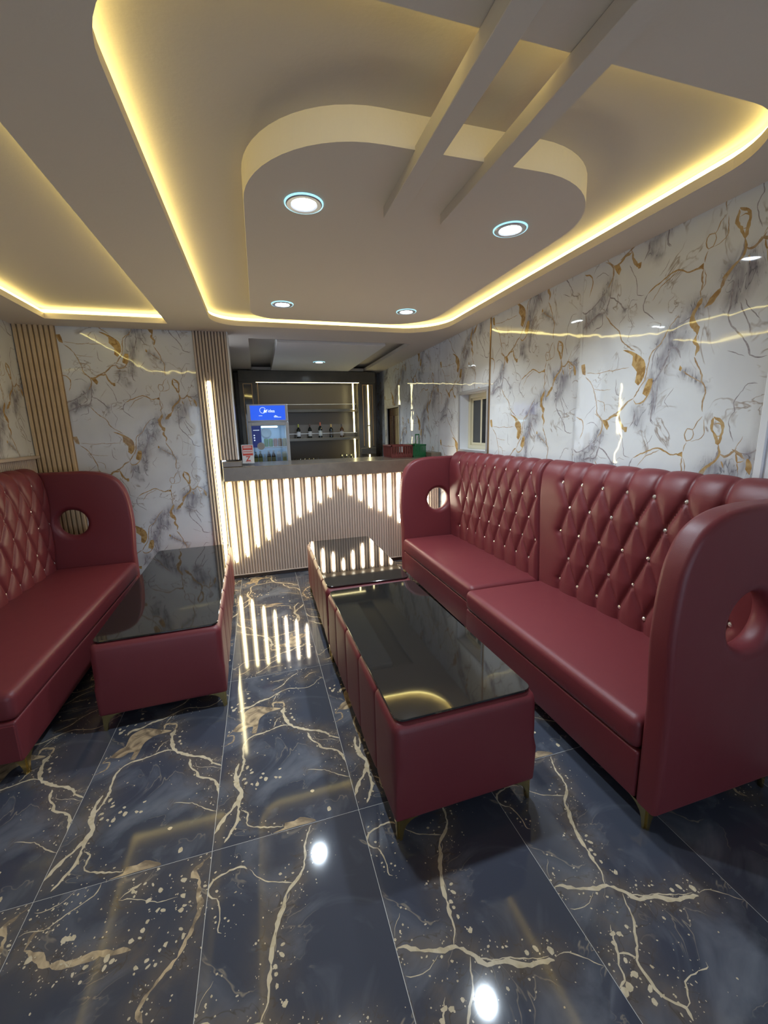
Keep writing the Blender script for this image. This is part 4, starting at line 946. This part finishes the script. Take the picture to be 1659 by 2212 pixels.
# ------------------------------------------------------------------ sofas
def seg_dist(Px, Py, a, b):
    dx, dy = b[0] - a[0], b[1] - a[1]; L = dx * dx + dy * dy
    t = np.clip(((Px - a[0]) * dx + (Py - a[1]) * dy) / L, 0, 1)
    return np.hypot(Px - a[0] - t * dx, Py - a[1] - t * dy)
BTN = None
def sofa(name, label, L, Dp, even, odd, rows, mirror, loc, rz, hole_x=0.40, gap_bottom=0.10):
    """arm at local y=0 (mirrored to y=L on request), seat facing -x, back at x=Dp"""
    global BTN
    root = thing(name, label, 'sofa', loc, rz, group='burgundy tufted sofas')
    fy = (lambda y: L - y) if mirror else (lambda y: y)
    def put(nm, V, F, m, parent=root, smooth=True, **k):
        V = [(a, fy(b), c) for a, b, c in V]
        me = weld(pyd(nm, V, F)); o = add_obj(nm, me, parent, [m], None, 0, smooth, **k)
        return o
    T = 0.105
    # lower frame and seat
    V, F, N = rbox(samples(0.012, Dp - 0.03, 0.012, 0.2), samples(T, L - 0.004, 0.012, 0.3), samples(gap_bottom, 0.318, 0.012, 0.1), 0.012)
    put('base', V, F, LEATHER)
    V, F, N = rbox(samples(0.0, Dp - 0.08, 0.045, 0.05), samples(T + 0.001, L - 0.003, 0.045, 0.06), samples(0.316, 0.465, 0.04, 0.03), 0.040)
    top = V[:, 2] > 0.44; cx = (V[:, 0] / (Dp - 0.08)); cy = (V[:, 1] - T) / (L - T)
    V[:, 2] += np.where(top, 0.010 * np.clip(np.sin(np.pi * np.clip(cx, 0, 1)), 0, 1) * np.clip(np.sin(np.pi * np.clip(cy, 0, 1)), 0, 1) ** 0.5, 0)
    put('seat', V, F, LEATHER)
    # tufted backrest along a profile (x measured from the back)
    pr = [(-0.112, 0.41), (-0.128, 0.80), (-0.140, 1.08), (-0.140, 1.20), (-0.128, 1.285), (-0.098, 1.345), (-0.055, 1.372), (-0.014, 1.362), (0.0, 1.32)]
    C = np.array(catmull(pr, 0.008)); C[:, 0] += Dp
    tl = np.concatenate([[0], np.cumsum(np.linalg.norm(np.diff(C, axis=0), axis=1))])
    d = np.gradient(C, axis=0); d /= np.linalg.norm(d, axis=1, keepdims=True); Nn = np.stack([-d[:, 1], d[:, 0]], 1)   # outward: towards -x / up
    ys = np.arange(T + 0.002, L - 0.002, 0.0085)
    tz = lambda z: float(np.interp(z, C[:np.argmax(C[:, 1]), 1], tl[:np.argmax(C[:, 1])]))
    B = [[(y, tz(z)) for y in (odd if k % 2 == 0 else even)] for k, z in enumerate(rows)]       # rows from the bottom
    segs = []
    for k in range(len(B) - 1):
        for p in B[k]:
            for q in B[k + 1]:
                if abs(p[0] - q[0]) < 0.14: segs.append((p, q))
    for p in B[-1]: segs.append((p, (p[0], tl[-1] + 0.1)))
    for p in B[0]: segs.append((p, (p[0], -0.1)))
    Y, TT = np.meshgrid(ys, tl)
    dm = np.full(Y.shape, 9.0)
    for a_, b_ in segs: dm = np.minimum(dm, seg_dist(Y, TT, a_, b_))
    h = 0.013 * (1 - np.exp(-dm / 0.009)) + 0.016 * (1 - np.exp(-(dm / 0.036) ** 1.3))
    h *= np.clip((tl[-1] + 0.05 - TT) / 0.25, 0.45, 1)
    db = np.full(Y.shape, 9.0)
    for row in B:
        for p in row: db = np.minimum(db, np.hypot(Y - p[0], TT - p[1]))
    h -= 0.010 * np.exp(-(db / 0.02) ** 2)
    ed = np.minimum(Y - T, L - Y); h = h * np.clip(ed / 0.03, 0, 1) ** 0.5
    h *= np.clip((tl[-1] - TT) / 0.06, 0, 1) ** 0.5
    X = C[:, 0][:, None] + Nn[:, 0][:, None] * h; Z = C[:, 1][:, None] + Nn[:, 1][:, None] * h
    nt_, ny = Y.shape
    V = [(X[i, j], Y[i, j], Z[i, j]) for i in range(nt_) for j in range(ny)]
    F = [(i * ny + j, i * ny + j + 1, (i + 1) * ny + j + 1, (i + 1) * ny + j) for i in range(nt_ - 1) for j in range(ny - 1)]
    n0 = len(V)                                            # closed back and sides
    V += [(Dp, ys[0], 1.32), (Dp, ys[-1], 1.32), (Dp, ys[0], gap_bottom), (Dp, ys[-1], gap_bottom), (Dp - 0.112, ys[0], gap_bottom), (Dp - 0.112, ys[-1], gap_bottom)]
    l_ = (nt_ - 1) * ny
    F += [(l_, n0 + 2, n0 + 3, l_ + ny - 1), tuple([i * ny for i in range(nt_)] + [n0 + 2, n0 + 4]), tuple([i * ny + ny - 1 for i in range(nt_)][::-1] + [n0 + 5, n0 + 3])]
    back = put('backrest', V, F, LEATHER)
    if BTN is None:
        bm = bmesh.new(); bmesh.ops.create_icosphere(bm, subdivisions=2, radius=0.0125)
        for v_ in bm.verts: v_.co.x *= 0.6
        BTN = bpy.data.meshes.new('tuft_button'); bm.to_mesh(BTN); bm.free(); BTN.materials.append(CRYSTAL)
    for row in B:
        for (y, t) in row:
            i = int(np.argmin(abs(tl - t))); j = int(np.argmin(abs(ys - y)))
            add_obj('tuft_button', BTN, back, (), (X[i, j] - 0.006, fy(ys[j]), Z[i, j] + 0.002))
    # arm: rounded slab with a round hole
    o = catmull([(0.014, 0.55), (-0.004, 0.78), (-0.006, 0.90), (0.004, 1.04), (0.028, 1.15), (0.085, 1.25), (0.18, 1.308), (0.315, 1.333), (0.45, 1.335)], 0.018)
    ol = [(0.016, gap_bottom), (0.015, 0.3)] + [tuple(q) for q in o] + [(Dp, 1.335), (Dp, 0.7), (Dp, gap_bottom), (Dp / 2, gap_bottom)]
    ol = ol[::-1]                                          # counter-clockwise in x-z
    if sum(a[0] * b[1] - b[0] * a[1] for a, b in zip(ol, ol[1:] + ol[:1])) < 0: ol = ol[::-1]
    hc = (hole_x, 0.872); hr = 0.118; nh = 40; R = 0.026; V = []; F = []
    def ring_out(d_): return offset_loop(ol, d_)
    def ring_hole(d_): return [(hc[0] + (hr + d_) * math.cos(2 * math.pi * q / nh), hc[1] + (hr + d_) * math.sin(2 * math.pi * q / nh)) for q in range(nh)]
    for maker, Rr in ((ring_out, R), (ring_hole, 0.045)):
        rings = []
        K = 6
        for s_ in (-1, 1):
            for q in (range(K + 1) if s_ < 0 else range(K, -1, -1)):
                th = math.pi / 2 * q / K                   # 0 at the flat face, 90 deg at the rim
                y = T / 2 + s_ * (T / 2 - Rr + Rr * math.cos(th)); y = min(max(y, 0), T)
                lp = maker(Rr * (1 - math.sin(th))); rings.append(len(V)); V += [(p[0], y, p[1]) for p in lp]; n = len(lp)
        for a_, b_ in zip(rings[:-1], rings[1:]):
            for i in range(n): F.append((a_ + i, a_ + (i + 1) % n, b_ + (i + 1) % n, b_ + i))
    v2, tr = fill([ring_out(R)], [ring_hole(0.045)])
    for y in (0.0, T):
        k = len(V); V += [(p.x, y, p.y) for p in v2]; F += [tuple(i + k for i in t_) for t_ in tr]
    arm = put('arm', V, F, LEATHER, smooth=False)
    me = arm.data
    for p in me.polygons: p.use_smooth = True
    me.set_sharp_from_angle(angle=math.radians(40)) if hasattr(me, 'set_sharp_from_angle') else None
    V, F, N = rbox(samples(0.02, Dp - 0.1, 0.006, 0.3), [L - 0.012, L - 0.009, L - 0.006, L - 0.003, L], samples(gap_bottom + 0.01, 0.30, 0.006, 0.1), 0.003)
    put('side_panel', V, F, LEATHER, smooth=False)
    for (a_, b_) in ((0.03, 0.05), (0.03, L - 0.05), (Dp - 0.06, 0.05), (Dp - 0.06, L - 0.05)):
        V, F = leg_geo(gap_bottom, 1 if a_ < 0.3 else -1, 1 if b_ < L / 2 else -1)
        put('leg', [(a_ + p[0], b_ + p[1], p[2]) for p in V], F, GOLD, smooth=False)
    return root
def leg_geo(h, sx=1, sy=1):
    """brass bracket leg: slim blade, flaring into the frame above"""
    m = MB(); pts = [(0, 0), (0.011, 0), (0.017, h * .38), (0.028, h * .66), (0.052, h * .86), (0.095, h), (0, h)]
    m.prism([(a * sx, b) for a, b in pts], -0.009, 0.009, 1)
    m.prism([(a * 0.9 * sy, b) for a, b in pts], -0.009, 0.009, 0)
    v = [(p[0], p[1], p[2]) for p in m.v]
    return v, m.f
q17 = 0.172
sofa('tufted_sofa', 'burgundy tufted sofa against the marble wall, nearer unit with its holed arm towards the viewer', 1.585, 0.765,
     [2.30 - .175 * k - 1.02 for k in range(7)], [2.385 - .175 * k - 1.02 for k in range(7)], [.545, .715, .90, 1.085, 1.25], False, (1.365, 1.012, 0), 0)
sofa('tufted_sofa', 'burgundy tufted sofa against the marble wall, farther unit with its holed arm beside the bar', 1.64, 0.708,
     [4.252 - (2.655 + q17 * k) for k in range(8)], [4.252 - (2.742 + q17 * k) for k in range(8)], [.595, .765, .93, 1.108, 1.275], True, (1.422, 2.612, 0), 0, 0.425)
sofa('tufted_sofa', 'burgundy tufted sofa with a holed arm in front of the slatted corner column', 2.25, 0.775,
     [4.41 - (4.20 - .19 * k) for k in range(11)], [4.41 - (4.285 - .19 * k) for k in range(11)], [.515, .67, .88, 1.045, 1.245], False, (-1.20, 4.42, 0), math.pi, 0.475)

# ------------------------------------------------------------------ upholstered tables
def table(name, label, W_, L, x, y, rz, creases, H=0.540):
    root = thing(name, label, 'coffee table', (x, y, 0), rz, group='burgundy glass-topped tables')
    zb = 0.095; zt = H - 0.012; r = 0.04
    cs = []
    for c in creases: cs += [c + o_ for o_ in (-.05, -.03, -.018, -.010, -.005, 0, .005, .010, .018, .03, .05)]
    ys = np.concatenate([samples(-L / 2, L / 2, r, 0.05), [c for c in cs if abs(c) < L / 2 - r]])
    V, F, N = rbox2(samples(-W_ / 2, W_ / 2, r, 0.08), ys, samples(zb, zt, r, 0.04), r, 0.014)
    dc = np.full(len(V), 9.0)
    for c in creases: dc = np.minimum(dc, abs(V[:, 1] - c))
    side = np.clip(abs(N[:, 0]) * 1.6, 0, 1) * (abs(N[:, 1]) < 0.3)
    puff = 0.007 * (1 - np.exp(-dc / 0.006)) + 0.003 * (1 - np.exp(-(dc / 0.05) ** 1.5))
    V += N * (side * (puff - 0.010))[:, None]
    bul = 0.010 * np.sin(np.pi * np.clip((V[:, 2] - zb) / (zt - zb), 0, 1))
    V[:, 1] += np.sign(V[:, 1]) * bul * (abs(N[:, 1]) > 0.5)
    add_obj('body', weld(pyd('body', V, F)), root, [LEATHER], None, 0, True)
    o = rounded_rect(-W_ / 2 + .016, W_ / 2 - .016, -L / 2 + .018, L / 2 - .018, 0.04, 6)
    gl = MB(); i2 = offset_loop(o, 0.0015); n = len(o)
    v = [(a, b, H - .010) for a, b in i2] + [(a, b, H - .0085) for a, b in o] + [(a, b, H - .0015) for a, b in o] + [(a, b, H) for a, b in i2]
    f = [tuple(range(n))[::-1], tuple(3 * n + q for q in range(n))]
    for k in range(3): f += [(k * n + q, k * n + (q + 1) % n, (k + 1) * n + (q + 1) % n, (k + 1) * n + q) for q in range(n)]
    gl.add(v, f).build('glass_top', BLACKGLASS, root)
    for sx in (-1, 1):
        for sy in (-1, 1):
            v, f = leg_geo(zb + 0.004)
            v = [(sx * (W_ / 2 - .018) - sx * p[0], sy * (L / 2 - .016) - sy * p[1], p[2]) for p in v]
            add_obj('leg', weld(pyd('leg', v, f)), root, [GOLD])
    return root
table('glass_top_table', 'burgundy table with black glass top beside the right sofa, nearest to the viewer', 0.650, 1.432, 0.712, 2.036, math.radians(1.2), [-0.44, -0.15, 0.15, 0.44])
table('glass_top_table', 'burgundy table with black glass top standing behind another, closest to the bar', 0.655, 1.345, 0.706, 3.462, math.radians(-0.5), [-0.42, -0.14, 0.14, 0.42])
table('glass_top_table', 'burgundy table with black glass top in front of the left sofa', 0.675, 1.915, -0.664, 3.394, math.radians(1.5), [-0.64, -0.32, 0.0, 0.32, 0.64])
